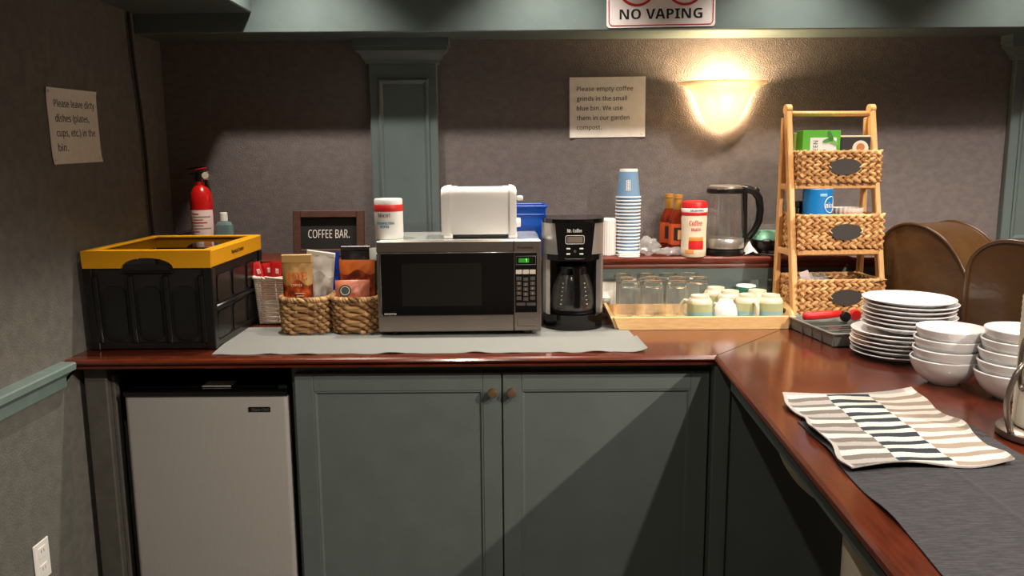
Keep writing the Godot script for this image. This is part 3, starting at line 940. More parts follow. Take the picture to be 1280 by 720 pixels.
func extinguisher() -> void:
	var t := thing("fire_extinguisher", "red fire extinguisher on the ledge behind the crate", "fire extinguisher", Vector3(-1.178, LY, -3.085), 0.15)
	spin("cylinder", [Vector2(0, 0), Vector2(0.038, 0.0), Vector2(0.041, 0.004), Vector2(0.0415, 0.215), Vector2(0.038, 0.245), Vector2(0.028, 0.265), Vector2(0.017, 0.275), Vector2(0.016, 0.295), Vector2(0.0, 0.295)], M.red, t, Vector3.ZERO, 36)
	var st := tool()
	lathe(st, [Vector2(0.0422, 0.03), Vector2(0.0424, 0.031), Vector2(0.0424, 0.182), Vector2(0.0422, 0.183)], 28, Vector3.ZERO, 1, 1, PI / 2 - 1.35, PI / 2 + 1.35)
	part("paper_label", st, mat(rgb(222, 200, 196), 0.6), t)
	for k in 7:      # lines of fine print
		st = tool()
		var y0 := 0.166 - k * 0.011
		var a0 := PI / 2 - (0.95 if k % 3 else 0.6)
		lathe(st, [Vector2(0.0426, y0), Vector2(0.0427, y0 + 0.0005), Vector2(0.0427, y0 + 0.0045), Vector2(0.0426, y0 + 0.005)], 14, Vector3.ZERO, 1, 1, a0 + (0.0 if k % 2 else 0.7), PI / 2 + 0.85 - 0.1 * (k % 3))
		part("print_line", st, mat(rgb(186, 40, 44), 0.6) if k in [0, 3] else mat(rgb(150, 128, 128), 0.7), t)
	var dial := tool()
	lathe(dial, [Vector2(0.0426, 0.045), Vector2(0.0427, 0.046), Vector2(0.0427, 0.066), Vector2(0.0426, 0.067)], 14, Vector3.ZERO, 1, 1, PI / 2 - 0.9, PI / 2 - 0.2)
	part("print_patch", dial, mat(rgb(160, 96, 50), 0.7), t)
	spin("valve", [Vector2(0, 0.29), Vector2(0.017, 0.29), Vector2(0.019, 0.3), Vector2(0.019, 0.325), Vector2(0.012, 0.33), Vector2(0, 0.33)], M.black, t, Vector3.ZERO, 20)
	bar("lever", Vector3(-0.045, 0.335, 0.0), Vector3(0.03, 0.347, 0.0), 0.02, 0.007, M.black, t, Vector3(0, 0, 1))
	bar("carry_handle", Vector3(-0.04, 0.318, 0.0), Vector3(0.018, 0.322, 0.0), 0.018, 0.006, M.black, t, Vector3(0, 0, 1))
	bar("pull_pin", Vector3(-0.015, 0.332, 0.01), Vector3(0.03, 0.34, 0.012), 0.006, 0.006, M.red, t, Vector3(0, 0, 1))
	var g := spin("gauge", [Vector2(0, 0), Vector2(0.016, 0), Vector2(0.017, 0.006), Vector2(0.014, 0.009), Vector2(0, 0.009)], M.chrome, t, Vector3(0.025, 0.312, 0.014), 20)
	g.basis = Basis(Vector3(0, 0, 1), -0.5) * Basis(Vector3.RIGHT, PI / 2)
	spin("dial", [Vector2(0, 0), Vector2(0.0125, 0), Vector2(0.0125, 0.001), Vector2(0, 0.001)], mat(rgb(200, 190, 170), 0.5), g, Vector3(0, 0.009, 0), 16)
	bar("nozzle", Vector3(0.012, 0.315, -0.01), Vector3(0.03, 0.25, -0.015), 0.014, 0.014, M.black, t)

# perimeter of a rounded rectangle, as points on the level y
func ring_pts(rx: float, rz: float, n: int, y: float, pw := 3.2) -> Array:
	var o := []
	for k in n:
		var a := TAU * k / n
		var c := cos(a)
		var s := sin(a)
		o.append(Vector3(signf(c) * pow(absf(c), 2.0 / pw) * rx, y, signf(s) * pow(absf(s), 2.0 / pw) * rz))
	return o

func coloured(st: SurfaceTool, lo: Color, hi: Color) -> void:
	st.set_color(lo.lerp(hi, rng.randf()).srgb_to_linear())

func rope_basket(t: Node3D, rx: float, rz: float, h: float) -> void:
	rng.seed = int(rx * 10000)
	var rows := 9
	var stakes := 26
	var lo := rgb(112, 78, 44)
	var hi := rgb(190, 150, 100)
	var st := tool()
	coloured(st, lo, lo)
	lathe(st, [Vector2(0, 0.0), Vector2(0.95, 0.0), Vector2(0.95, 0.006), Vector2(0, 0.006)], 24, Vector3.ZERO, rx * 0.9, rz * 0.9)
	part("base", st, M.straw, t)
	for r in rows:
		st = tool()
		var y := 0.008 + (h - 0.022) * r / (rows - 1)
		var g := 0.93 + 0.05 * r / rows
		var n := stakes * 6
		var pts := ring_pts(rx * g, rz * g, n, y)
		var rad := []
		for k in n:
			var ph := TAU * k / 12.0 + PI * r
			var p: Vector3 = pts[k]
			var out := Vector3(p.x / rx / rx, 0, p.z / rz / rz).normalized()
			pts[k] = p + out * 0.0045 * cos(ph) + Vector3(0, 0.0022 * sin(ph), 0)
			rad.append(0.0062 + 0.0022 * maxf(0.0, cos(ph)) + rng.randf_range(-0.0006, 0.0006))
		for k in n:      # one short length of strand at a time, so that the tone changes with the strand
			if k % 12 == 0: pass
		coloured_tube(st, pts, rad, 7, lo, hi, 12)
		part("strand", st, M.straw, t)
	for k in stakes / 2:
		var a := TAU * k / (stakes / 2.0)
		var p0: Vector3 = ring_pts(rx * 0.93, rz * 0.93, stakes * 6, 0.004)[(k * 12 + 6) % (stakes * 6)]
		var p1: Vector3 = ring_pts(rx * 0.97, rz * 0.97, stakes * 6, h - 0.008)[(k * 12 + 6) % (stakes * 6)]
		st = tool()
		coloured(st, lo, hi)
		tube(st, [p0, p1], 0.004, 6)
		part("stake", st, M.straw, t)
		if a > 99: break
	for s in 2:
		st = tool()
		var pts := ring_pts(rx, rz, 180, h)
		for k in 180:
			var ph := TAU * k / 6.0 + PI * s
			var p: Vector3 = pts[k]
			pts[k] = p + Vector3(p.x, 0, p.z).normalized() * 0.005 * cos(ph) + Vector3(0, 0.005 * sin(ph), 0)
		coloured_tube(st, pts, [], 6, lo, hi, 6, 0.0062)
		part("rim_strand", st, M.straw, t)

func coloured_tube(st: SurfaceTool, pts: Array, rad: Array, seg: int, lo: Color, hi: Color, run: int, r0 := 0.004) -> void:
	var n := pts.size()
	var rings := []
	for i in n:
		var p: Vector3 = pts[i]
		var d: Vector3 = (pts[(i + 1) % n] - pts[(i - 1 + n) % n]).normalized()
		var nn := d.cross(Vector3.UP).normalized()
		var bb := d.cross(nn)
		var ring := []
		for k in seg:
			var a := TAU * k / seg
			ring.append(p + (nn * cos(a) + bb * sin(a)) * (rad[i] if rad.size() else r0))
		rings.append(ring)
	for i in n:
		if i % run == 0: coloured(st, lo, hi)
		for k in seg: quad(st, rings[i][k], rings[i][(k + 1) % seg], rings[(i + 1) % n][(k + 1) % seg], rings[(i + 1) % n][k])

func wicker(t: Node3D, w: float, d: float, h: float) -> void:
	box("base", M.wicker_white, t, Vector3(0, 0.004, 0), Vector3(w * 0.84, 0.006, d * 0.84), 0.001)
	var rows := 20
	for r in rows:
		var y := 0.008 + (h - 0.016) * r / (rows - 1)
		var g := 0.86 + 0.14 * r / rows
		var n := 144
		var pts := ring_pts(w / 2 * g, d / 2 * g, n, y, 7.0)
		for k in n:
			var p: Vector3 = pts[k]
			pts[k] = p + Vector3(p.x / w, 0, p.z / d).normalized() * 0.0022 * cos(TAU * k / 6.0 + PI * r)
		var st := tool()
		tube(st, pts, 0.0036, 6, true)
		part("wicker_row", st, M.wicker_white, t)
	for k in 24:
		var st := tool()
		var a: Vector3 = ring_pts(w / 2 * 0.86, d / 2 * 0.86, 24, 0.004, 7.0)[k]
		var b: Vector3 = ring_pts(w / 2, d / 2, 24, h - 0.004, 7.0)[k]
		tube(st, [a, b], 0.0028, 6)
		part("stake", st, M.wicker_white, t)
	for s in 2:
		var pts := ring_pts(w / 2 * 1.02, d / 2 * 1.02, 160, h, 7.0)
		for k in 160:
			var p: Vector3 = pts[k]
			pts[k] = p + Vector3(p.x, 0, p.z).normalized() * 0.0035 * cos(TAU * k / 5.0 + PI * s) + Vector3(0, 0.0035 * sin(TAU * k / 5.0 + PI * s), 0)
		var st := tool()
		tube(st, pts, 0.0042, 6, true)
		part("rim_strand", st, M.wicker_white, t)

func bowl_profile(r: float, h: float) -> Array:
	return [Vector2(0, 0.0), Vector2(r * 0.42, 0.0), Vector2(r * 0.44, 0.004), Vector2(r * 0.62, h * 0.16), Vector2(r * 0.82, h * 0.42), Vector2(r * 0.94, h * 0.7), Vector2(r, h - 0.002), Vector2(r - 0.001, h), Vector2(r - 0.004, h), Vector2(r * 0.9, h * 0.7), Vector2(r * 0.77, h * 0.44), Vector2(r * 0.55, h * 0.2), Vector2(r * 0.3, 0.008), Vector2(0, 0.007)]

func plate_profile(r: float) -> Array:
	return [Vector2(0, 0.002), Vector2(r * 0.55, 0.002), Vector2(r * 0.56, 0.0), Vector2(r * 0.6, 0.0), Vector2(r * 0.62, 0.003), Vector2(r * 0.86, 0.012), Vector2(r * 0.995, 0.0185), Vector2(r, 0.0205), Vector2(r * 0.985, 0.0215), Vector2(r * 0.85, 0.016), Vector2(r * 0.66, 0.0085), Vector2(r * 0.6, 0.0065), Vector2(0, 0.006)]

# ------------------------------------------------------------------ microwave and what stands on it, coffee maker
func middle_things() -> void:
	var t := thing("microwave", "stainless steel microwave oven on the grey runner", "microwave", Vector3(-0.173, CT + 0.004, -2.635), deg_to_rad(0.8))
	var w := 0.541
	var h := 0.305
	var d := 0.335
	var casing := mat(rgb(196, 200, 198), 0.2, 0.4)
	box("casing", casing, t, Vector3(0, 0.012 + h / 2, -d / 2 - 0.012), Vector3(w, h, d - 0.022), 0.008)
	for sx in [-1.0, 1.0]:
		for z in [-0.04, -0.29]: spin("foot", [Vector2(0, 0), Vector2(0.014, 0), Vector2(0.014, 0.013), Vector2(0, 0.013)], M.black, t, Vector3(sx * 0.22, 0, z), 14)
	var dr := Node3D.new()
	dr.name = "door"
	t.add_child(dr)
	var dx0 := -w / 2
	var dx1 := 0.178
	var y0 := 0.014
	var y1 := 0.012 + h
	var cx := (dx0 + dx1) / 2
	var dw := dx1 - dx0
	box("top_rail", M.steel, dr, Vector3(cx, y1 - 0.0195, -0.01), Vector3(dw, 0.039, 0.026), 0.003)
	box("bottom_rail", M.steel, dr, Vector3(cx, y0 + 0.0275, -0.01), Vector3(dw, 0.055, 0.026), 0.003)
	box("side_rail", M.steel, dr, Vector3(dx0 + 0.005, 0.17, -0.01), Vector3(0.010, 0.215, 0.026), 0.002)
	box("glass_panel", M.black_gloss, dr, Vector3(cx + 0.005, (y0 + 0.055 + y1 - 0.039) / 2, -0.012), Vector3(dw - 0.010, y1 - y0 - 0.094, 0.026), 0.001)
	box("window_screen", mat(rgb(22, 20, 19), 0.25), dr, Vector3(cx - 0.012, 0.172, 0.0008), Vector3(0.262, 0.142, 0.002), 0.0)
	var st := tool()
	tube(st, [Vector3(dx0 + 0.012, y0 + 0.055, 0.003), Vector3(dx0 + 0.012, y1 - 0.039, 0.003), Vector3(dx1 + 0.065, y1 - 0.039, 0.003)], 0.0016, 6)
	part("bright_edge", st, M.chrome, dr)
	write(dr, "INVERTER", Vector3(dx0 + 0.02, y0 + 0.058, 0.0015), 0.04, 0.006, mat(rgb(190, 186, 180), 0.4), Basis(), "Droid Serif", 700)
	# control panel
	var cp := Node3D.new()
	cp.name = "control_panel"
	t.add_child(cp)
	var px := (dx1 + w / 2) / 2
	var pw := w / 2 - dx1
	box("panel_frame", M.steel, cp, Vector3(px, (y0 + y1) / 2, -0.0105), Vector3(pw - 0.0015, y1 - y0, 0.025), 0.003)
	box("touch_plate", M.black_gloss, cp, Vector3(px - 0.005, (y0 + 0.063 + y1 - 0.041) / 2, 0.0022), Vector3(0.072, y1 - y0 - 0.104, 0.004), 0.001)
	box("door_button", M.steel, cp, Vector3(px - 0.002, y0 + 0.031, 0.0025), Vector3(0.066, 0.03, 0.005), 0.002)
	write(cp, "Panasonic", Vector3(px - 0.032, y1 - 0.028, 0.0023), 0.052, 0.009, M.ink, Basis(), "Droid Sans", 700)
	var dsp := box("display_screen", mat(rgb(12, 30, 10), 0.2), cp, Vector3(px - 0.006, y1 - 0.066, 0.0045), Vector3(0.05, 0.02, 0.002), 0.0)
	write(dsp, "1", Vector3(0.0, -0.006, 0.0012), 0.004, 0.012, emit(rgb(120, 255, 110), 1.2))
	box("display_bars", emit(rgb(30, 130, 20), 0.35), dsp, Vector3(-0.006, 0, 0.0011), Vector3(0.034, 0.014, 0.0006), 0.0)
	st = tool()
	tube(st, [Vector3(px - 0.037, y1 - 0.08, 0.0046), Vector3(px + 0.027, y1 - 0.08, 0.0046), Vector3(px + 0.027, y1 - 0.052, 0.0046), Vector3(px - 0.037, y1 - 0.052, 0.0046)], 0.0008, 5, true)
	part("display_edge", st, mat(rgb(120, 118, 114), 0.5), cp)
	var keym := mat(rgb(74, 66, 62), 0.4)
	var pale := mat(rgb(196, 184, 172), 0.4)
	for k in 3:
		box("key", pale, cp, Vector3(px - 0.0285 + k * 0.0225, y1 - 0.104, 0.0047), Vector3(0.0205, 0.015, 0.003), 0.001)
	for r in 5:
		for k in 3:
			var ky := box("key", keym, cp, Vector3(px - 0.0285 + k * 0.0225, y1 - 0.126 - r * 0.0165 - (0.003 if k == 1 else 0.0), 0.0045), Vector3(0.0165, 0.0125, 0.002), 0.001)
			if r in [1, 2, 3]: write(ky, str((r - 1) * 3 + k + 1), Vector3(-0.002, -0.003, 0.0012), 0.004, 0.006, pale)
	for k in 2: box("key", keym, cp, Vector3(px - 0.022 + k * 0.034, y1 - 0.212, 0.0045), Vector3(0.03, 0.01, 0.002), 0.001)

	# canister of wipes on the microwave
	var top := CT + 0.004 + 0.012 + h + 0.0005
	t = thing("wipes_canister", "white canister of disinfecting wipes on the microwave", "canister", Vector3(-0.415, top, -2.735))
	spin("tub", [Vector2(0, 0), Vector2(0.046, 0), Vector2(0.048, 0.003), Vector2(0.048, 0.108), Vector2(0, 0.108)], M.white_plastic, t, Vector3.ZERO, 36)
	spin("red_band", [Vector2(0.0483, 0.092), Vector2(0.0486, 0.093), Vector2(0.0486, 0.114), Vector2(0.0483, 0.1145)], mat(rgb(214, 44, 40), 0.4), t, Vector3.ZERO, 36)
	spin("lid", [Vector2(0.047, 0.1145), Vector2(0.0475, 0.13), Vector2(0.045, 0.134), Vector2(0.02, 0.135), Vector2(0, 0.135)], M.white_plastic, t, Vector3.ZERO, 36)
	write_round(t, "Nice!", 0.074, 0.0482, -0.22, 0.043, 0.012, M.ink, "Droid Serif")
	write_round(t, "DISINFECTING", 0.05, 0.0482, -0.12, 0.062, 0.0075, mat(rgb(40, 130, 160), 0.5), "Droid Sans", 700)
	write_round(t, "WIPES", 0.038, 0.0482, -0.18, 0.032, 0.0085, mat(rgb(40, 130, 160), 0.5), "Droid Sans", 700)

	toaster(Vector3(-0.100, top, -2.765))
	# blue plastic bin behind the toaster
	t = thing("blue_bin", "small translucent blue plastic bin on the ledge behind the toaster", "bin", Vector3(0.05, LY, -3.085))
	var bm := clear(rgb(24, 84, 190), 0.86, 0.15)
	var bw := 0.16
	var bd := 0.15
	var bh := 0.19
	box("bottom_panel", bm, t, Vector3(0, 0.003, 0), Vector3(bw * 0.86, 0.005, bd * 0.86), 0.001)
	for s in [-1.0, 1.0]:
		bar("side_wall", Vector3(s * bw * 0.43, 0.003, 0), Vector3(s * bw * 0.485, bh, 0), bd * 0.94, 0.003, bm, t, Vector3(0, 0, 1))
		bar("side_wall", Vector3(0, 0.003, s * bd * 0.43), Vector3(0, bh, s * bd * 0.485), bw * 0.94, 0.003, bm, t)
	st = tool()
	var lp := []
	for p in rounded(bw, bd, 0.015, 4): lp.append(Vector3(p.x, bh, p.y))
	tube(st, lp, 0.006, 8, true)
	part("rim", st, M.blue_bin, t)
	st = tool()
	lp = []
	for p in rounded(bw * 0.97, bd * 0.97, 0.015, 4): lp.append(Vector3(p.x, bh - 0.03, p.y))
	tube(st, lp, 0.0035, 6, true)
	part("lower_rim", st, M.blue_bin, t)

	coffee_maker()

func toaster(at: Vector3) -> void:
	var t := thing("toaster", "white two-slice toaster standing on the microwave", "toaster", at, deg_to_rad(1.5))
	var wp := mat(rgb(232, 229, 225), 0.32)
	var prof := func(d: float, h: float, r: float) -> PackedVector2Array:   # z-y outline, narrower at the top
		var o := PackedVector2Array([Vector2(d / 2, 0.014), Vector2(d / 2 - 0.002, h - r)])
		for k in 7:
			var a := PI / 2 * k / 6
			o.append(Vector2(d / 2 - 0.002 - r + cos(a) * r, h - r + sin(a) * r))
		for k in 7:
			var a := PI / 2 + PI / 2 * k / 6
			o.append(Vector2(-d / 2 + 0.002 + r + cos(a) * r, h - r + sin(a) * r))
		o.append(Vector2(-d / 2 + 0.002, h - r)); o.append(Vector2(-d / 2, 0.014))
		return o
	var turn := Basis(Vector3(0, 0, -1), Vector3(0, 1, 0), Vector3(1, 0, 0))   # outline x -> -z, depth -> x
	var st := tool()
	extrude(st, prof.call(0.138, 0.172, 0.022), -0.105, 0.092, true)
	part("shell", st, wp, t, Vector3.ZERO, turn)
	st = tool()
	# rounded end caps swell outwards
	for k in 5:
		var f := k / 4.0
		extrude(st, prof.call(0.152 - 0.012 * f * f, 0.176 - 0.012 * f * f, 0.026), -0.107 - 0.028 * sin(f * PI / 2) - 0.001, -0.107 - 0.028 * sin(maxf(0.0, f - 0.25) * PI / 2) + 0.002, true)
	part("end_cap", st, wp, t, Vector3.ZERO, turn)
	st = tool()
	for k in 5:
		var f := k / 4.0
		extrude(st, prof.call(0.152 - 0.012 * f * f, 0.176 - 0.012 * f * f, 0.026), 0.094 + 0.02 * sin(maxf(0.0, f - 0.25) * PI / 2) - 0.002, 0.094 + 0.02 * sin(f * PI / 2) + 0.001, true)
	part("end_cap", st, wp, t, Vector3.ZERO, turn)
	box("base_plate", M.black_matte, t, Vector3(-0.006, 0.008, 0), Vector3(0.18, 0.013, 0.125), 0.003)
	for sx in [-1.0, 1.0]:
		box("foot", wp, t, Vector3(sx * 0.108 - 0.006, 0.009, 0), Vector3(0.03, 0.018, 0.14), 0.003)
	for s in [-1.0, 1.0]: box("bread_slot", M.black, t, Vector3(-0.006, 0.1718, s * 0.026), Vector3(0.155, 0.002, 0.024), 0.0005)
	box("lever_knob", wp, t, Vector3(0.128, 0.132, 0.02), Vector3(0.022, 0.016, 0.03), 0.004)
	var kn := spin("dial_knob", [Vector2(0, 0), Vector2(0.017, 0), Vector2(0.016, 0.014), Vector2(0.014, 0.016), Vector2(0, 0.016)], wp, t, Vector3(0.114, 0.05, 0.025), 20)
	kn.rotation.z = -PI / 2

func coffee_maker() -> void:
	var t := thing("coffee_maker", "black and steel drip coffee maker beside the microwave", "coffee maker", Vector3(0.212, CT + 0.003, -2.80))
	var plan := func(w: float, d: float, cut: float) -> PackedVector2Array:      # rounded front, straight back; y is towards the viewer
		var o := PackedVector2Array()
		for k in 21:
			var a := PI * k / 20
			o.append(Vector2(cos(a) * w / 2, cut + sin(a) * d * 0.34))
		o.append(Vector2(-w / 2, -d * 0.5)); o.append(Vector2(w / 2, -d * 0.5))
		return o
	slab("base", plan.call(0.205, 0.24, 0.02), 0.0, 0.052, M.black_gloss, t, Vector3.ZERO, false)
	spin("hot_plate", [Vector2(0, 0.052), Vector2(0.072, 0.052), Vector2(0.074, 0.055), Vector2(0.07, 0.058), Vector2(0, 0.058)], M.black, t, Vector3(0, 0, 0.012), 32)
	slab("back_column", PackedVector2Array([Vector2(-0.09, -0.12), Vector2(0.09, -0.12), Vector2(0.085, -0.06), Vector2(-0.085, -0.06)]), 0.052, 0.26, M.black, t)
	# steel side wings, curved forward
	for s in [-1.0, 1.0]:
		var o := PackedVector2Array()
		for k in 9:
			var a := lerpf(0.12, 1.0, k / 8.0)
			o.append(Vector2(s * cos(a) * 0.104, 0.02 + sin(a) * 0.075))
		var inner := PackedVector2Array()
		for k in 9:
			var a := lerpf(1.0, 0.12, k / 8.0)
			inner.append(Vector2(s * cos(a) * 0.097, 0.02 + sin(a) * 0.068))
		var top := o.duplicate()
		top.append_array(inner)
		slab("steel_wing", top, 0.26, 0.366, M.steel_v, t)
		slab("steel_side", PackedVector2Array([Vector2(s * 0.104, 0.02), Vector2(s * 0.104, -0.12), Vector2(s * 0.08, -0.12), Vector2(s * 0.08, 0.035), Vector2(s * 0.094, 0.04)]), 0.052, 0.366, M.steel_v, t)
	slab("brew_head", plan.call(0.192, 0.215, 0.012), 0.238, 0.366, M.black_gloss, t, Vector3.ZERO, false)
	# control face: a flat slanted plate narrowing downwards
	var st := tool()
	extrude(st, PackedVector2Array([Vector2(-0.055, 0.0), Vector2(0.055, 0.0), Vector2(0.067, 0.13), Vector2(-0.067, 0.13)]), 0.0, 0.022)
	var face := part("control_face", st, M.black_gloss, t, Vector3(0, 0.24, 0.078), Basis(Vector3.RIGHT, 0.03))
	write(face, "Mr. Coffee", Vector3(-0.027, 0.098, 0.0225), 0.05, 0.011, M.white_plastic, Basis(), "Droid Serif", 700)
	box("clock_display", mat(rgb(120, 108, 98), 0.3), face, Vector3(0, 0.073, 0.0225), Vector3(0.052, 0.021, 0.003), 0.001)
	st = tool()
	var lp := []
	for p in rounded(0.062, 0.028, 0.005, 3): lp.append(Vector3(p.x, 0.073 + p.y, 0.0228))
	tube(st, lp, 0.001, 5, true)
	part("clock_edge", st, M.white_plastic, face)
	for sx in [-1.0, 1.0]:
		for r in 2: box("button", M.white_plastic, face, Vector3(sx * 0.022, 0.043 - r * 0.018, 0.0228), Vector3(0.013, 0.005, 0.003), 0.001)
	var b := spin("power_button", [Vector2(0, 0), Vector2(0.0055, 0), Vector2(0.005, 0.002), Vector2(0, 0.002)], M.chrome, face, Vector3(0, 0.034, 0.022), 14)
	b.rotation.x = PI / 2
	rod("trim_line", [Vector3(-0.034, 0.012, 0.022), Vector3(-0.03, 0.008, 0.022), Vector3(0.03, 0.008, 0.022), Vector3(0.034, 0.012, 0.022)], 0.0009, M.chrome, face, 5)
	# lid
	st = tool()
	var ol := PackedVector2Array()
	for p in plan.call(0.212, 0.245, 0.02): ol.append(p)
	slab("lid", ol, 0.366, 0.38, M.black_gloss, t, Vector3.ZERO, false)
	# carafe
	var cf := thing("glass_carafe", "glass coffee carafe with black handle inside the coffee maker", "carafe", Vector3(0.212, CT + 0.0615, -2.788))
	spin("glass_body", [Vector2(0, 0.0), Vector2(0.066, 0.0), Vector2(0.073, 0.006), Vector2(0.076, 0.03), Vector2(0.072, 0.07), Vector2(0.06, 0.11), Vector2(0.05, 0.135), Vector2(0.048, 0.14), Vector2(0.046, 0.14), Vector2(0.058, 0.108), Vector2(0.0695, 0.07), Vector2(0.0735, 0.03), Vector2(0.07, 0.008), Vector2(0, 0.003)], M.smoky, cf, Vector3.ZERO, 40)
	spin("band", [Vector2(0.052, 0.128), Vector2(0.056, 0.13), Vector2(0.053, 0.15), Vector2(0.048, 0.152)], M.black_gloss, cf, Vector3.ZERO, 36)
	spin("carafe_lid", [Vector2(0.052, 0.15), Vector2(0.054, 0.156), Vector2(0.045, 0.168), Vector2(0.015, 0.172), Vector2(0, 0.172)], M.black_gloss, cf, Vector3.ZERO, 36)
	bar("handle", Vector3(0.008, 0.155, 0.062), Vector3(0.008, 0.02, 0.1), 0.024, 0.016, M.black_gloss, cf)
	bar("handle_bridge", Vector3(0.006, 0.147, 0.04), Vector3(0.006, 0.152, 0.07), 0.026, 0.016, M.black_gloss, cf)
	for k in 6:
		var y := 0.03 + k * 0.014
		var rr := lerpf(0.0765, 0.061, clampf((y - 0.03) / 0.08, 0, 1)) + 0.0006
		for sx in [-1.0, 1.0]:
			box("measure_mark", M.white_plastic, cf, Vector3(sin(sx * 0.62) * rr, y, cos(sx * 0.62) * rr), Vector3(0.006 - 0.002 * (k % 2), 0.002, 0.001), 0.0, Basis(Vector3.UP, sx * 0.62))

# ------------------------------------------------------------------ wooden tray with glasses and mugs
func tray_things() -> void:
	var t := thing("serving_tray", "pale wooden serving tray holding glasses and mugs", "tray", Vector3(0.657, CT + 0.0005, -2.842))
	# sloping sides; front and back low, ends higher
	var bx := 0.29
	var bz := 0.115
	box("bottom_board", M.tray, t, Vector3(0, 0.005, 0), Vector3(bx * 2, 0.008, bz * 2), 0.002)
	for s in [-1.0, 1.0]:
		var st := tool()
		var poly := PackedVector2Array([Vector2(-bx, 0), Vector2(bx, 0), Vector2(bx + 0.018, 0.044), Vector2(-bx - 0.018, 0.044)])
		extrude(st, poly, -0.005, 0.005)
		part("long_side", st, M.tray, t, Vector3(0, 0.001, s * (bz + 0.005)), Basis(Vector3.RIGHT, s * 0.12))
		var ep := PackedVector2Array([Vector2(-bz, 0.0), Vector2(bz, 0.0), Vector2(bz + 0.006, 0.044)])
		for k in 11:
			var a := lerpf(1.0, -1.0, k / 10.0)
			ep.append(Vector2(a * bz * 0.85, 0.05 + 0.024 * (1.0 - a * a)))
		ep.append(Vector2(-bz - 0.006, 0.044))
		st = tool()
		extrude(st, ep, -0.005, 0.005)
		var e := part("end_board", st, M.tray, t, Vector3(s * (bx + 0.006), 0.001, 0), Basis(Vector3(0, 0, 1), -s * 0.38) * Basis(Vector3.UP, PI / 2))
		st = tool()
		extrude(st, rounded(0.08, 0.016, 0.008, 5), -0.0056, 0.0056)
		part("hand_slot", st, M.black_matte, e, Vector3(0, 0.045, 0))
	# upside-down tumblers
	var y0 := CT + 0.0105
	var glass := thing("drinking_glass", "", "glass", Vector3.ZERO, 0, "upturned glasses on the tray")
	var H := 0.152
	spin("glass_wall", [Vector2(0.0392, 0.002), Vector2(0.036, H - 0.02), Vector2(0.0345, H - 0.006)], M.glass, glass, Vector3.ZERO, 36)
	spin("thick_base", [Vector2(0, H - 0.016), Vector2(0.026, H - 0.016), Vector2(0.0325, H - 0.021), Vector2(0.0348, H - 0.008), Vector2(0.031, H), Vector2(0.024, H), Vector2(0, H - 0.003)], M.solid_glass, glass, Vector3.ZERO, 36)
	spin("rim", [Vector2(0.0375, 0.003), Vector2(0.0382, 0.0), Vector2(0.0394, 0.0012), Vector2(0.0392, 0.0035)], M.solid_glass, glass, Vector3.ZERO, 36)
	var spots := [[0.410, -2.765, "frontmost at the left end of the tray"], [0.490, -2.768, "second from the left in the front row"], [0.572, -2.765, "nearest the striped mugs in the front row"],
		[0.415, -2.852, "behind the frontmost left one"], [0.500, -2.858, "in the middle of the second row"], [0.588, -2.86, "right end of the second row of tall glasses"],
		[0.409, -2.938, "at the rear left corner of the tray"], [0.492, -2.940, "in the middle of the rear row"], [0.574, -2.942, "third along the rear row"],
		[0.655, -2.945, "at the right end of the rear row"], [0.665, -2.855, "between the tall glasses and the mugs"]]
	for i in spots.size():
		var label: String = "clear upturned drinking glass " + spots[i][2]
		if i == 0:
			glass.position = Vector3(spots[i][0], y0, spots[i][1])
			meta(glass, label)
		else: copy_of(glass, "drinking_glass", label, Vector3(spots[i][0], y0, spots[i][1]), 0, "upturned glasses on the tray")
	# mugs, upside down
	var cream := mat(rgb(216, 204, 178), 0.3)
	var sage := mat(rgb(176, 182, 138), 0.35)
	var aqua := mat(rgb(140, 182, 188), 0.35)
	var mug := thing("striped_mug", "", "mug", Vector3.ZERO, 0, "upturned mugs on the tray")
	spin("rim_band", [Vector2(0.038, 0.0), Vector2(0.0425, 0.0), Vector2(0.043, 0.003), Vector2(0.0432, 0.046)], aqua, mug, Vector3.ZERO, 32)
	spin("middle_band", [Vector2(0.0432, 0.046), Vector2(0.0431, 0.055), Vector2(0.0426, 0.072)], sage, mug, Vector3.ZERO, 32)
	spin("base_band", [Vector2(0.0426, 0.072), Vector2(0.042, 0.079), Vector2(0.037, 0.088), Vector2(0.033, 0.09), Vector2(0.031, 0.1), Vector2(0.027, 0.1), Vector2(0.026, 0.097), Vector2(0, 0.096)], cream, mug, Vector3.ZERO, 32)
	rod("handle", [Vector3(0.04, 0.075, 0), Vector3(0.058, 0.077, 0), Vector3(0.068, 0.064, 0), Vector3(0.068, 0.042, 0), Vector3(0.058, 0.028, 0), Vector3(0.04, 0.026, 0)], 0.006, cream, mug, 8)
	var ms := [[0.656, -2.778, 2.5, "at the left, between the glasses and the white mug"], [0.828, -2.792, -1.35, "handle to the front"], [0.905, -2.785, 1.0, "at the front right corner of the tray"],
		[0.786, -2.872, 0.8, "in the middle of the mugs' second row"], [0.755, -2.953, -2.6, "at the back, handle to the left"], [0.887, -2.880, 0.6, "behind the front right one"]]
	for i in ms.size():
		var label: String = "upturned striped mug " + ms[i][3]
		if i == 0:
			mug.position = Vector3(ms[i][0], y0, ms[i][1]); mug.rotation.y = ms[i][2]
			meta(mug, label)
		else: copy_of(mug, "striped_mug", label, Vector3(ms[i][0], y0, ms[i][1]), ms[i][2], "upturned mugs on the tray")
	var wm := thing("white_mug", "plain glossy white upturned mug in the front row", "mug", Vector3(0.744, y0, -2.770), 2.0, "upturned mugs on the tray")
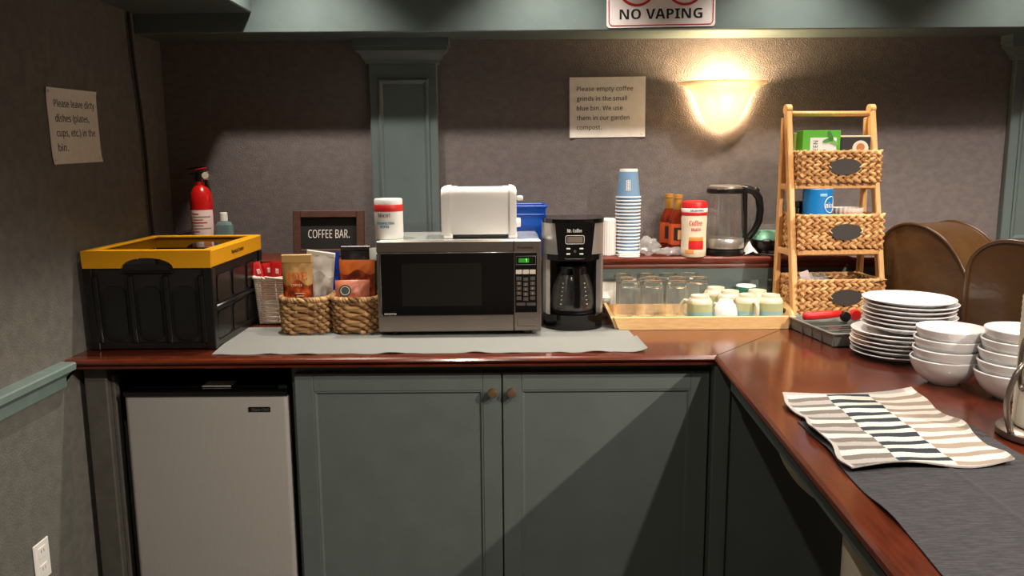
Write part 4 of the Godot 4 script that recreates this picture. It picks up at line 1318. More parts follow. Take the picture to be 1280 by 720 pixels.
	spin("mug_body", [Vector2(0.04, 0.0), Vector2(0.043, 0.0), Vector2(0.0435, 0.01), Vector2(0.041, 0.045), Vector2(0.034, 0.068), Vector2(0.026, 0.078), Vector2(0.024, 0.084), Vector2(0.021, 0.084), Vector2(0.02, 0.081), Vector2(0, 0.08)], M.ceramic, wm, Vector3.ZERO, 32)
	rod("handle", [Vector3(0.034, 0.062, 0), Vector3(0.058, 0.062, 0), Vector3(0.067, 0.048, 0), Vector3(0.064, 0.032, 0), Vector3(0.04, 0.022, 0)], 0.0055, M.ceramic, wm, 8)
	var gm := thing("green_rimmed_mug", "upturned white mug with a dark green band at the back", "mug", Vector3(0.868, y0, -2.958), 2.5, "upturned mugs on the tray")
	spin("mug_body", [Vector2(0.036, 0.0), Vector2(0.039, 0.0), Vector2(0.04, 0.06), Vector2(0.039, 0.078), Vector2(0.037, 0.079)], M.ceramic, gm, Vector3.ZERO, 32)
	spin("green_band", [Vector2(0.0395, 0.078), Vector2(0.0395, 0.096), Vector2(0.036, 0.102)], mat(rgb(40, 92, 76), 0.2), gm, Vector3.ZERO, 32)
	spin("mug_foot", [Vector2(0.037, 0.1015), Vector2(0.035, 0.106), Vector2(0.031, 0.106), Vector2(0.03, 0.103), Vector2(0, 0.102)], M.ceramic, gm, Vector3.ZERO, 32)
	rod("handle", [Vector3(0.036, 0.08, 0), Vector3(0.056, 0.08, 0), Vector3(0.064, 0.06, 0), Vector3(0.056, 0.035, 0), Vector3(0.038, 0.032, 0)], 0.005, M.ceramic, gm, 8)
	# outlet on the riser behind the tray, with a white plug
	var o := thing("riser_outlet", "white outlet with a plug behind the tray", "outlet", Vector3(0.355, 0.985, WZ + 0.1915))
	box("cover_plate", M.white_plastic, o, Vector3.ZERO, Vector3(0.075, 0.1, 0.005), 0.002)
	box("plug", M.white_plastic, o, Vector3(0.0, -0.02, 0.015), Vector3(0.03, 0.028, 0.026), 0.004)
	rod("plug_cord", [Vector3(0, -0.022, 0.025), Vector3(-0.03, -0.03, 0.04), Vector3(-0.1, -0.045, 0.05)], 0.0035, M.white_plastic, o, 6)

# ------------------------------------------------------------------ things on the ledge
func ledge_things() -> void:
	# coffee filters in a tall pleated stack
	var t := thing("filter_stack", "tall stack of white paper coffee filters on the ledge", "coffee filters", Vector3(0.365, LY, -3.06))
	var fs := tool()
	lathe(fs, [Vector2(0, 0), Vector2(0.027, 0), Vector2(0.031, 0.004), Vector2(0.0305, 0.05), Vector2(0.0315, 0.1), Vector2(0.03, 0.136), Vector2(0.024, 0.142), Vector2(0, 0.138)], 96, Vector3.ZERO, 1.0, 1.0, 0.0, TAU, 0.035, 22)
	part("filter_bundle", fs, mat(rgb(222, 216, 212), 0.85), t)
	# paper cups, upside down and nested
	var g := "nested blue and white paper cups"
	var cup := thing("paper_cup", "", "cup", Vector3(0.441, LY, -3.065), 0, g)
	var cblue := mat(rgb(110, 146, 180), 0.6)
	var cwhite := mat(rgb(226, 224, 222), 0.6)
	spin("sleeve", [Vector2(0.0445, 0.003), Vector2(0.0345, 0.098)], cblue, cup, Vector3.ZERO, 30)
	spin("rim", [Vector2(0.0445, 0.0), Vector2(0.0475, 0.001), Vector2(0.0482, 0.0035), Vector2(0.0472, 0.006), Vector2(0.0443, 0.0062)], cwhite, cup, Vector3.ZERO, 30)
	spin("foot", [Vector2(0.0347, 0.096), Vector2(0.0335, 0.108), Vector2(0.032, 0.108), Vector2(0.031, 0.104), Vector2(0, 0.103)], cwhite, cup, Vector3.ZERO, 30)
	var n := 18
	var dy := 0.0128
	var nth := ["bottom", "second", "third", "fourth", "fifth", "sixth", "seventh", "eighth", "ninth", "tenth", "eleventh", "twelfth", "thirteenth", "fourteenth", "fifteenth", "sixteenth", "seventeenth"]
	meta(cup, "bottom cup of the upturned blue and white paper cup stack")
	for k in range(1, n):
		var o := copy_of(cup, "paper_cup", "%s cup from the bottom of the upturned paper cup stack" % nth[mini(k, 16)], Vector3(0.441 + 0.0008 * sin(k * 0.9), LY + k * dy, -3.065), 0, g)
		if k == n - 1:
			o.set_meta("label", "topmost blue paper cup of the stack, its printed side showing")
			for s in 2:
				write_round(o, "8", 0.028, 0.0415, -0.22 + s * 0.16, 0.012, 0.02, cwhite, "Droid Serif", 700)
				write_round(o, "8", 0.048, 0.0395, -0.22 + s * 0.16, 0.012, 0.02, cwhite, "Droid Serif", 700)
	t = thing("cup_lid_pile", "flat white cup lids lying before the paper cup stack", "lids", Vector3(0.438, LY, -3.0))
	for k in 3: spin("lid", [Vector2(0, k * 0.007), Vector2(0.039, k * 0.007), Vector2(0.041, k * 0.007 + 0.003), Vector2(0.038, k * 0.007 + 0.0065), Vector2(0, k * 0.007 + 0.0065)], M.white_plastic, t, Vector3.ZERO, 28, 1.0, 0.3)
	# crumpled clear bag
	t = thing("plastic_bag", "crumpled clear plastic bag lying on the ledge", "plastic bag", Vector3(0.565, LY + 0.001, -3.03), 0.1)
	for q in [[Vector3(-0.045, 0.036, -0.01), Vector3(0.038, 0.034, 0.03), 71, "bag_bulge"], [Vector3(0.03, 0.018, 0.01), Vector3(0.06, 0.016, 0.025), 72, "bag_neck"]]:
		var st := tool()
		var ns := FastNoiseLite.new()
		ns.seed = q[2]; ns.frequency = 28.0
		ellipsoid(st, Vector3.ZERO, q[1], Basis(), 20, 12)
		var am := mesh_of(st)
		var md := MeshDataTool.new()
		md.create_from_surface(am, 0)
		for i in md.get_vertex_count():
			var v := md.get_vertex(i)
			md.set_vertex(i, v * (1.0 + 0.55 * ns.get_noise_3dv(v)))
		am.clear_surfaces()
		md.commit_to_surface(am)
		var s2 := SurfaceTool.new()
		s2.create_from(am, 0)
		s2.generate_normals()
		put(q[3], s2.commit(), M.film, t, q[0])
	# syrup bottles
	var amber := clear(rgb(112, 34, 12), 0.9, 0.05)
	for k in 2:
		t = thing("syrup_bottle", ["amber syrup bottle with gold cap, nearest the creamer", "second amber syrup bottle, half hidden behind the first"][k], "bottle", [Vector3(0.632, LY, -3.075), Vector3(0.612, LY, -3.15)][k], 0, "syrup bottles")
		spin("bottle_glass", [Vector2(0, 0), Vector2(0.031, 0), Vector2(0.033, 0.004), Vector2(0.033, 0.125), Vector2(0.031, 0.14), Vector2(0.018, 0.165), Vector2(0.014, 0.175), Vector2(0.0135, 0.2), Vector2(0, 0.2)], amber, t, Vector3.ZERO, 28)
		spin("gold_foil", [Vector2(0.0145, 0.168), Vector2(0.0155, 0.17), Vector2(0.0145, 0.212), Vector2(0.0165, 0.214), Vector2(0.0165, 0.228), Vector2(0, 0.229)], mat(rgb(176, 126, 52), 0.4), t, Vector3.ZERO, 24)
		spin("label_band", [Vector2(0.0334, 0.04), Vector2(0.0336, 0.041), Vector2(0.0336, 0.118), Vector2(0.0334, 0.119)], mat(rgb(190, 76, 30), 0.5), t, Vector3.ZERO, 28)
		var st := tool()
		lathe(st, [Vector2(0.0338, 0.056), Vector2(0.034, 0.057), Vector2(0.034, 0.104), Vector2(0.0338, 0.105)], 14, Vector3.ZERO, 1, 1, PI / 2 - 0.55, PI / 2 + 0.6)
		part("label_picture", st, mat(rgb(40, 26, 26), 0.5), t)
		st = tool()
		lathe(st, [Vector2(0.0341, 0.06), Vector2(0.0342, 0.061), Vector2(0.0342, 0.08), Vector2(0.0341, 0.096)], 8, Vector3.ZERO, 1, 1, PI / 2 - 0.25, PI / 2 + 0.15)
		part("label_picture", st, mat(rgb(226, 170, 110), 0.5), t)
	creamer()
	kettle()
	# mint sandwich maker
	t = thing("sandwich_maker", "mint green and black sandwich maker behind the ladder shelf", "sandwich maker", Vector3(0.992, LY, -3.10))
	for k in 3: spin("foot", [Vector2(0, 0), Vector2(0.012, 0), Vector2(0.01, 0.012), Vector2(0, 0.012)], M.black, t, Vector3(cos(k * 2.1) * 0.05, 0, sin(k * 2.1) * 0.05), 12)
	spin("lower_shell", [Vector2(0, 0.012), Vector2(0.055, 0.014), Vector2(0.066, 0.03), Vector2(0.068, 0.05), Vector2(0.066, 0.052), Vector2(0, 0.052)], M.black, t, Vector3.ZERO, 36)
	spin("mint_lid", [Vector2(0.067, 0.053), Vector2(0.069, 0.056), Vector2(0.064, 0.07), Vector2(0.048, 0.082), Vector2(0.04, 0.086), Vector2(0.0, 0.089)], M.mint, t, Vector3.ZERO, 36)
	box("handle", M.black, t, Vector3(-0.03, 0.05, 0.068), Vector3(0.035, 0.02, 0.03), 0.006, Basis(Vector3.UP, -0.4))
	# folded paper scrap
	var st3 := tool()
	sheet(st3, func(u, v): return Vector3(0.055 * (u - 0.5), 0.003 + 0.045 * (1.0 - absf(2.0 * u - 1.0)) * (1.0 - v * 0.6) + 0.004 * sin(9.0 * v + 4.0 * u), 0.05 * (v - 0.5)), 8, 8, 0.0008)
	var sc := part("paper_scrap", st3, M.paper, self, Vector3(0.905, LY + 0.0005, -3.04))
	meta(sc, "crumpled white paper scrap between kettle and sandwich maker", "paper")

	sconce()

func creamer() -> void:
	var t := thing("creamer_canister", "white creamer canister with red lid on the ledge", "canister", Vector3(0.683, LY, -3.022))
	spin("bottle_body", [Vector2(0, 0), Vector2(0.043, 0), Vector2(0.0465, 0.004), Vector2(0.047, 0.03), Vector2(0.0455, 0.07), Vector2(0.0462, 0.11), Vector2(0.0475, 0.14), Vector2(0.046, 0.156), Vector2(0, 0.156)], mat(rgb(228, 214, 190), 0.4), t, Vector3.ZERO, 36)
	spin("collar_red", [Vector2(0.0478, 0.155), Vector2(0.0482, 0.156), Vector2(0.0482, 0.165), Vector2(0.0478, 0.166)], M.red_soft, t, Vector3.ZERO, 36)
	spin("collar_white", [Vector2(0.0476, 0.166), Vector2(0.048, 0.167), Vector2(0.048, 0.18), Vector2(0.0474, 0.181)], M.white_plastic, t, Vector3.ZERO, 36)
	spin("lid", [Vector2(0.046, 0.18), Vector2(0.0465, 0.198), Vector2(0.043, 0.205), Vector2(0.03, 0.208), Vector2(0, 0.208)], M.red_soft, t, Vector3.ZERO, 36)
	write_round(t, "220 SERVINGS", 0.1705, 0.0482, 0.0, 0.05, 0.006, M.ink, "Droid Sans", 700)
	write_round(t, "Coffee", 0.118, 0.0468, -0.08, 0.048, 0.018, M.red_soft, "Droid Serif", 700)
	write_round(t, "mate", 0.098, 0.0464, -0.05, 0.036, 0.013, M.red_soft, "Droid Serif", 700)
	# printed red cup with coffee, as curved patches
	var st := tool()
	lathe(st, [Vector2(0.0468, 0.028), Vector2(0.0472, 0.03), Vector2(0.0468, 0.05), Vector2(0.0462, 0.062)], 16, Vector3.ZERO, 1, 1, PI / 2 - 0.62, PI / 2 + 0.62)
	part("cup_print", st, M.red_soft, t)
	st = tool()
	lathe(st, [Vector2(0.0462, 0.061), Vector2(0.0465, 0.062), Vector2(0.0463, 0.074), Vector2(0.046, 0.075)], 16, Vector3.ZERO, 1, 1, PI / 2 - 0.6, PI / 2 + 0.6)
	part("coffee_print", st, mat(rgb(206, 140, 62), 0.5), t)
	st = tool()
	lathe(st, [Vector2(0.0472, 0.012), Vector2(0.0474, 0.013), Vector2(0.0474, 0.026), Vector2(0.0472, 0.027)], 8, Vector3.ZERO, 1, 1, PI / 2 + 0.2, PI / 2 + 0.9)
	part("biscuit_print", st, mat(rgb(214, 142, 76), 0.5), t)

func kettle() -> void:
	var t := thing("electric_kettle", "glass electric kettle with black handle on the ledge", "kettle", Vector3(0.807, LY, -3.072))
	spin("power_base", [Vector2(0, 0), Vector2(0.078, 0), Vector2(0.08, 0.004), Vector2(0.078, 0.022), Vector2(0.07, 0.026), Vector2(0, 0.026)], M.black, t, Vector3.ZERO, 40)
	spin("steel_band", [Vector2(0.0755, 0.027), Vector2(0.077, 0.029), Vector2(0.0765, 0.062), Vector2(0.075, 0.064), Vector2(0, 0.064)], M.steel_v, t, Vector3.ZERO, 40)
	var kg := clear(rgb(150, 146, 142), 0.03, 0.03)
	spin("glass_body", [Vector2(0.075, 0.065), Vector2(0.0755, 0.075), Vector2(0.074, 0.14), Vector2(0.068, 0.205), Vector2(0.062, 0.238), Vector2(0.06, 0.238), Vector2(0.066, 0.204), Vector2(0.072, 0.14), Vector2(0.0735, 0.075), Vector2(0.073, 0.066)], kg, t, Vector3.ZERO, 44)
	spin("top_ring", [Vector2(0.064, 0.232), Vector2(0.068, 0.236), Vector2(0.068, 0.248), Vector2(0.062, 0.252)], M.black, t, Vector3.ZERO, 40)
	spin("lid", [Vector2(0.064, 0.248), Vector2(0.063, 0.258), Vector2(0.05, 0.263), Vector2(0, 0.264)], M.steel_v, t, Vector3.ZERO, 40)
	var st := tool()
	extrude(st, PackedVector2Array([Vector2(-0.062, 0.2), Vector2(-0.062, 0.238), Vector2(-0.088, 0.238)]), -0.014, 0.014)
	part("spout", st, kg, t)
	st = tool()
	tube(st, [Vector3(0.055, 0.247, 0), Vector3(0.085, 0.247, 0), Vector3(0.112, 0.238, 0), Vector3(0.13, 0.212, 0), Vector3(0.137, 0.17, 0), Vector3(0.133, 0.125, 0), Vector3(0.118, 0.09, 0), Vector3(0.098, 0.066, 0), Vector3(0.078, 0.055, 0)], [0.014, 0.0145, 0.015, 0.0145, 0.014, 0.0135, 0.013, 0.013, 0.014], 12)
	part("handle", st, M.black, t)
	bar("handle_back", Vector3(0.079, 0.05, 0), Vector3(0.074, 0.245, 0), 0.018, 0.026, M.black, t)
	box("lid_switch", M.black, t, Vector3(0.122, 0.245, 0), Vector3(0.022, 0.012, 0.014), 0.004, Basis(Vector3(0, 0, 1), -0.7))
	rod("power_cord", [Vector3(0.07, 0.008, 0.03), Vector3(0.11, 0.006, 0.055), Vector3(0.15, 0.005, 0.07), Vector3(0.17, 0.004, 0.085), Vector3(0.173, -0.02, 0.098), Vector3(0.172, -0.09, 0.098), Vector3(0.16, -0.13, 0.092)], 0.0035, M.black, t, 6)

func sconce() -> void:
	var t := thing("wall_sconce", "glowing frosted glass shell sconce on the back wall", "wall lamp", Vector3(0.813, 1.70, WZ))
	box("wall_plate", mat(rgb(196, 180, 150), 0.4), t, Vector3(0, -0.01, 0.008), Vector3(0.08, 0.12, 0.014), 0.004)
	# half bowl against the wall: flared rim, ribbed body, pointed foot
	var pr := [Vector2(0.004, -0.105), Vector2(0.03, -0.092), Vector2(0.06, -0.075), Vector2(0.062, -0.068), Vector2(0.078, -0.045), Vector2(0.092, -0.012), Vector2(0.105, 0.022), Vector2(0.122, 0.048), Vector2(0.145, 0.064), Vector2(0.168, 0.072), Vector2(0.171, 0.077), Vector2(0.165, 0.079), Vector2(0.14, 0.071), Vector2(0.117, 0.055), Vector2(0.1, 0.025), Vector2(0.086, -0.012), Vector2(0.07, -0.045), Vector2(0.03, -0.082), Vector2(0.0, -0.09)]
	var st := tool()
	lathe(st, pr, 48, Vector3.ZERO, 1.0, 0.8, 0.0, PI, 0.012, 12)
	M.shade = mat(rgb(250, 240, 222), 0.35)
	M.shade.backlight_enabled = true
	M.shade.backlight = Color(1.0, 0.95, 0.86)
	part("glass_shade", st, M.shade, t, Vector3(0, 0, 0.016))
	spin("bulb", [Vector2(0, -0.03), Vector2(0.015, -0.02), Vector2(0.025, 0.0), Vector2(0.028, 0.02), Vector2(0.02, 0.04), Vector2(0, 0.048)], emit(Color(1.0, 0.88, 0.7), 8.0), t, Vector3(0, 0.005, 0.065), 20)
	var l := OmniLight3D.new()
	l.name = "sconce_lamp"
	l.light_color = Color(1.0, 0.86, 0.66)
	l.light_energy = 0.85
	l.omni_range = 10.0
	l.omni_attenuation = 2.0
	l.light_size = 0.05
	l.shadow_enabled = true
	t.add_child(l)
	l.position = Vector3(0, 0.02, 0.065)

# ------------------------------------------------------------------ ladder shelf
func braided_basket(called: String, label: String, at: Vector3, turn: float, w: float, h: float, d: float, seed_: int) -> Node3D:
	var t := thing(called, label, "basket", at, turn, "braided baskets on the ladder shelf")
	rng.seed = seed_
	var lo := rgb(168, 116, 66)
	var hi := rgb(226, 180, 122)
	box("base", mat(rgb(150, 106, 62), 0.8), t, Vector3(0, 0.004, 0), Vector3(w - 0.02, 0.006, d - 0.02), 0.001)
	for s in [-1.0, 1.0]:
		box("lining_wall", mat(rgb(128, 88, 50), 0.85), t, Vector3(0, h / 2, s * (d / 2 - 0.009)), Vector3(w - 0.014, h - 0.01, 0.003), 0.0)
		box("lining_wall", mat(rgb(128, 88, 50), 0.85), t, Vector3(s * (w / 2 - 0.009), h / 2, 0), Vector3(0.003, h - 0.01, d - 0.014), 0.0)
	var rows := int(round(h / 0.0235))
	var rh := h / rows
	for r in rows:
		var st := tool()
		for side in 4:
			var along := w if side % 2 == 0 else d
			var out := (d if side % 2 == 0 else w) / 2 - 0.006
			var bs := Basis(Vector3.UP, [0.0, PI / 2, PI, -PI / 2][side])
			var n := int(along / 0.026)
			for k in n + 1:
				for half in 2:
					st.set_color(lo.lerp(hi, rng.randf()).srgb_to_linear())
					var sgn := 1.0 if half == 0 else -1.0
					var x := -along / 2 + along * (k + 0.25 * half) / n
					x = clampf(x, -along / 2 + 0.004, along / 2 - 0.004)
					var y := rh * (r + 0.5 + 0.22 * sgn) + rng.randf_range(-0.001, 0.001)
					var tilt := Basis(Vector3(0, 0, 1), sgn * 0.5 + rng.randf_range(-0.12, 0.12))
					ellipsoid(st, bs * Vector3(x, y, out + rng.randf_range(-0.001, 0.002)), Vector3(0.0195, 0.0068 * rng.randf_range(0.85, 1.15), 0.0072), bs * tilt, 7, 4)
		part("braid", st, M.straw, t)
	var st2 := tool()
	var pts := ring_pts(w / 2 - 0.006, d / 2 - 0.006, 120, h - 0.002, 14.0)
	coloured_tube(st2, pts, [], 6, lo, hi, 4, 0.005)
	part("rim_cord", st2, M.straw, t)
	# oval slate tag
	var tag := spin("oval_tag", [Vector2(0, 0), Vector2(0.056, 0), Vector2(0.056, 0.003), Vector2(0, 0.003)], M.slate, t, Vector3(0.015, h * 0.5, d / 2 + 0.003), 36, 1.0, 0.5)
	tag.rotation.x = PI / 2
	for s in [-1.0, 1.0]: rod("tie", [Vector3(s * 0.05 + 0.015, h * 0.5 - 0.004, d / 2 + 0.006), Vector3(s * 0.058 + 0.015, h * 0.5 + 0.003, d / 2 + 0.004)], 0.002, mat(rgb(222, 196, 150), 0.8), t, 5)
	return t

func ladder_things() -> void:
	var at := Vector3(1.137, CT + 0.0005, -2.868)
	var turn := deg_to_rad(3.5)
	var t := thing("ladder_shelf", "bamboo ladder shelf with three braided baskets", "shelf", at, turn)
	var hx := 0.158
	var fz0 := 0.098
	var fz1 := -0.066
	var hh := 0.752
	for s in [-1.0, 1.0]:
		var a := Vector3(s * hx, 0.002, fz0)
		var b := Vector3(s * (hx - 0.006), hh, fz1)
		bar("front_leg", a, b, 0.02, 0.03, M.bamboo, t)
		bar("back_leg", Vector3(s * hx, 0.002, -0.085), Vector3(s * (hx - 0.006), hh - 0.03, -0.09), 0.018, 0.026, M.bamboo, t)
		var rt := spin("leg_tip", [Vector2(0, -0.01), Vector2(0.018, -0.01), Vector2(0.018, 0.01), Vector2(0, 0.01)], M.bamboo, t, b + Vector3(0, -0.003, 0), 20)
		rt.rotation.z = PI / 2
		for y in [0.49, 0.262, 0.035]:
			bar("side_rail", Vector3(s * (hx - 0.003), y - 0.012, lerpf(fz0, fz1, y / hh)), Vector3(s * (hx - 0.003), y - 0.012, -0.088), 0.014, 0.022, M.bamboo, t)
	rod("top_dowel", [Vector3(-hx, hh - 0.018, fz1 + 0.002), Vector3(hx, hh - 0.018, fz1 + 0.002)], 0.0095, M.bamboo, t, 14)
	for y in [0.49, 0.262, 0.035]:
		var zf := lerpf(fz0, fz1, y / hh)
		for k in 4:
			var z := lerpf(zf + 0.014, -0.09, k / 3.0)
			box("shelf_slat", M.bamboo, t, Vector3(0, y - 0.007, z), Vector3(hx * 2 - 0.026, 0.014 if k else 0.02, 0.022), 0.002)
	var place := func(p: Vector3) -> Vector3: return at + Basis(Vector3.UP, turn) * p
	braided_basket("braided_basket", "top braided basket on the ladder shelf, holding tea boxes", place.call(Vector3(0.0, 0.496, -0.022)), turn, 0.282, 0.106, 0.13, 101)
	braided_basket("braided_basket", "middle braided basket on the ladder shelf, holding a blue can", place.call(Vector3(0.0, 0.268, -0.004)), turn, 0.29, 0.116, 0.165, 102)
	braided_basket("braided_basket", "bottom braided basket on the ladder shelf, holding packets", place.call(Vector3(0.002, 0.041, 0.01)), turn, 0.294, 0.12, 0.19, 103)
	# tea boxes in the top basket
	var by := 0.504
	var bx := thing("tea_box", "bright green tea box with white label in the top basket", "box", place.call(Vector3(-0.055, by, -0.022)), turn, "boxes in the top basket")
	box("carton", mat(rgb(86, 178, 40), 0.45), bx, Vector3(0, 0.085, 0), Vector3(0.135, 0.17, 0.055), 0.001)
	box("white_label", M.white_plastic, bx, Vector3(0.006, 0.09, 0.028), Vector3(0.094, 0.11, 0.001), 0.0)
	write(bx, "GREEN", Vector3(-0.014, 0.07, 0.0286), 0.065, 0.016, M.ink, Basis(Vector3(0, 1, 0), Vector3(-1, 0, 0), Vector3(0, 0, 1)))
	write(bx, "TEA", Vector3(0.016, 0.07, 0.0286), 0.035, 0.016, M.ink, Basis(Vector3(0, 1, 0), Vector3(-1, 0, 0), Vector3(0, 0, 1)))
	for k in 3:
		var lf := spin("leaf_print", [Vector2(0, 0), Vector2(0.012, 0), Vector2(0.012, 0.0008), Vector2(0, 0.0008)], mat([rgb(70, 150, 60), rgb(120, 180, 90), rgb(60, 130, 50)][k], 0.5), bx, Vector3([0.022, 0.04, 0.03][k], [0.136, 0.13, 0.15][k], 0.0288), 20, 1.7, 0.62)
		lf.basis = Basis(Vector3(0, 0, 1), [0.3, -0.5, 2.0][k]) * Basis(Vector3.RIGHT, PI / 2)
	bx = thing("tea_box", "pale green tea box peeping out at the left of the top basket", "box", place.call(Vector3(-0.105, by, -0.06)), turn, "boxes in the top basket")
	box("carton", mat(rgb(150, 168, 92), 0.5), bx, Vector3(0, 0.082, 0), Vector3(0.05, 0.164, 0.016), 0.001)
	bx = thing("tea_box", "black and cream tea box with round emblem in the top basket", "box", place.call(Vector3(0.072, by, -0.03)), turn, "boxes in the top basket")
	box("carton", mat(rgb(34, 28, 26), 0.45), bx, Vector3(0, 0.074, 0), Vector3(0.108, 0.148, 0.05), 0.001)
	box("cream_edge", mat(rgb(222, 206, 170), 0.5), bx, Vector3(0, 0.149, 0), Vector3(0.108, 0.006, 0.05), 0.001)
	var em := spin("emblem", [Vector2(0, 0), Vector2(0.029, 0), Vector2(0.029, 0.001), Vector2(0, 0.001)], mat(rgb(226, 218, 204), 0.5), bx, Vector3(0.018, 0.106, 0.0252), 32)
	em.rotation.x = PI / 2
	var em2 := spin("emblem_centre", [Vector2(0, 0), Vector2(0.015, 0), Vector2(0.015, 0.0006), Vector2(0, 0.0006)], mat(rgb(196, 120, 60), 0.5), bx, Vector3(0.018, 0.112, 0.0263), 24, 1.0, 0.9)
	em2.rotation.x = PI / 2
	box("ribbon", mat(rgb(120, 60, 30), 0.5), bx, Vector3(0.018, 0.09, 0.0265), Vector3(0.06, 0.014, 0.0008), 0.0)
	write(bx, "ORGANICS", Vector3(-0.006, 0.0865, 0.0272), 0.048, 0.007, mat(rgb(236, 228, 210), 0.5), Basis(), "Droid Sans", 700)
	# paper sheet sticking out behind the top basket
	var st := tool()
	sheet(st, func(u, v): return Vector3(0.05 * (u - 0.5), 0.13 * (v - 0.5), 0.006 * sin(u * 3.0)), 6, 6, 0.0008, Vector3(0, 0, -1))
	var ps := part("paper_slip", st, M.paper, self, place.call(Vector3(0.178, 0.54, -0.095)), Basis(Vector3(0, 0, 1), -0.2))
	meta(ps, "white paper slip sticking out right of the top basket", "paper")
	# blue can, liners and a black jar in the middle basket
	by = 0.276
	var can := thing("blue_can", "blue cardboard can of sugar in the middle basket", "can", place.call(Vector3(-0.062, by, 0.012)), turn)
	spin("can_wall", [Vector2(0, 0), Vector2(0.05, 0), Vector2(0.05, 0.196), Vector2(0.048, 0.198), Vector2(0.047, 0.194), Vector2(0, 0.193)], mat(rgb(16, 122, 196), 0.4), can, Vector3.ZERO, 36)
	spin("can_lid", [Vector2(0.0475, 0.1945), Vector2(0.049, 0.1985), Vector2(0.046, 0.1985), Vector2(0.045, 0.196), Vector2(0, 0.1955)], M.white_plastic, can, Vector3.ZERO, 36)
	spin("navy_band", [Vector2(0.0503, 0.085), Vector2(0.0505, 0.086), Vector2(0.0505, 0.108), Vector2(0.0503, 0.109)], mat(rgb(16, 44, 104), 0.4), can, Vector3.ZERO, 36)
	write_round(can, "nice!", 0.132, 0.0502, 0.62, 0.046, 0.018, M.white_plastic, "Droid Sans", 700)
	var ring := []
	for k in 36:
		var ang := 0.62 + cos(TAU * k / 36) * 0.027 / 0.0505
		ring.append(Vector3(sin(ang) * 0.0507, 0.143 + sin(TAU * k / 36) * 0.028, cos(ang) * 0.0507))
	rod("ring_print", ring, 0.0014, M.white_plastic, can, 5, true)
	for k in 2: write_round(can, ["PURE CANE", "SUGAR"][k], 0.094 - k * 0.013, 0.0508, 0.2, 0.038, 0.007, M.white_plastic, "Droid Sans", 700)
	var lb := tool()
	lathe(lb, [Vector2(0.0503, 0.172), Vector2(0.0505, 0.173), Vector2(0.0505, 0.18), Vector2(0.0503, 0.181)], 8, Vector3.ZERO, 1, 1, PI / 2 - 0.25, PI / 2 + 0.25)
	part("small_print", lb, mat(rgb(150, 200, 226), 0.5), can)
	t = thing("cup_liners", "stack of fluted white paper baking liners in the middle basket", "paper liners", place.call(Vector3(0.052, by + 0.065, -0.01)), turn)
	for k in 3:
		var cp := tool()
		lathe(cp, [Vector2(0, k * 0.006), Vector2(0.042, k * 0.006), Vector2(0.058, 0.052 + k * 0.006), Vector2(0.0565, 0.052 + k * 0.006), Vector2(0.04, 0.002 + k * 0.006), Vector2(0, 0.002 + k * 0.006)], 96, Vector3.ZERO, 1, 1, 0, TAU, 0.03, 24)
		part("liner", cp, [mat(rgb(226, 190, 180), 0.8), mat(rgb(230, 216, 206), 0.8), mat(rgb(236, 226, 218), 0.8)][k], t)
	bx = thing("snack_box", "yellow and red snack box beneath the paper liners", "box", place.call(Vector3(0.05, by, -0.01)), turn)
	box("carton", mat(rgb(216, 150, 60), 0.5), bx, Vector3(0, 0.031, 0), Vector3(0.1, 0.062, 0.1), 0.002)
	t = thing("black_jar", "black lidded jar at the left rear of the middle basket", "jar", place.call(Vector3(-0.104, by, -0.048)), turn)
	spin("jar_body", [Vector2(0, 0), Vector2(0.024, 0), Vector2(0.025, 0.12), Vector2(0.02, 0.13), Vector2(0, 0.13)], M.black, t, Vector3.ZERO, 24)
	spin("jar_lid", [Vector2(0.021, 0.13), Vector2(0.024, 0.132), Vector2(0.023, 0.15), Vector2(0, 0.151)], M.black_matte, t, Vector3.ZERO, 24)
	# bottom basket: clear bowl of tea bags, white cap, black packets
	by = 0.05
	t = thing("clear_bowl", "clear plastic bowl of wrapped tea bags in the bottom basket", "bowl", place.call(Vector3(-0.068, by, -0.02)), turn)
	spin("bowl_wall", [Vector2(0, 0), Vector2(0.045, 0), Vector2(0.06, 0.06), Vector2(0.066, 0.115), Vector2(0.0645, 0.115), Vector2(0.058, 0.06), Vector2(0.043, 0.003), Vector2(0, 0.003)], M.film, t, Vector3.ZERO, 36)
	for k in 7:
		var p := thing("tea_packet", "pale wrapped tea packet in the clear bowl of the bottom basket", "packet", place.call(Vector3(-0.068 + 0.022 * cos(k * 2.4), by + 0.03 + 0.0085 * k, -0.02 + 0.02 * sin(k * 2.4))), turn + k * 1.1, "tea packets in the clear bowl")
		p.rotation.x = 0.5 * sin(k * 1.7)
		p.rotation.z = 0.6 * cos(k * 2.3)
		part("wrapper", pouch(0.044, 0.05, 0.01, 80 + k, 0.5), mat([rgb(206, 190, 186), rgb(170, 150, 150), rgb(222, 210, 204)][k % 3], 0.5), p)
	t = thing("white_cap_bottle", "small bottle with white cap at the front of the bottom basket", "bottle", place.call(Vector3(-0.05, by, 0.068)), turn)
	spin("bottle_body", [Vector2(0, 0), Vector2(0.02, 0), Vector2(0.02, 0.075), Vector2(0, 0.075)], M.film, t, Vector3.ZERO, 20)
	spin("cap", [Vector2(0.0, 0.0752), Vector2(0.022, 0.0755), Vector2(0.022, 0.094), Vector2(0.02, 0.096), Vector2(0, 0.096)], M.white_plastic, t, Vector3.ZERO, 24)
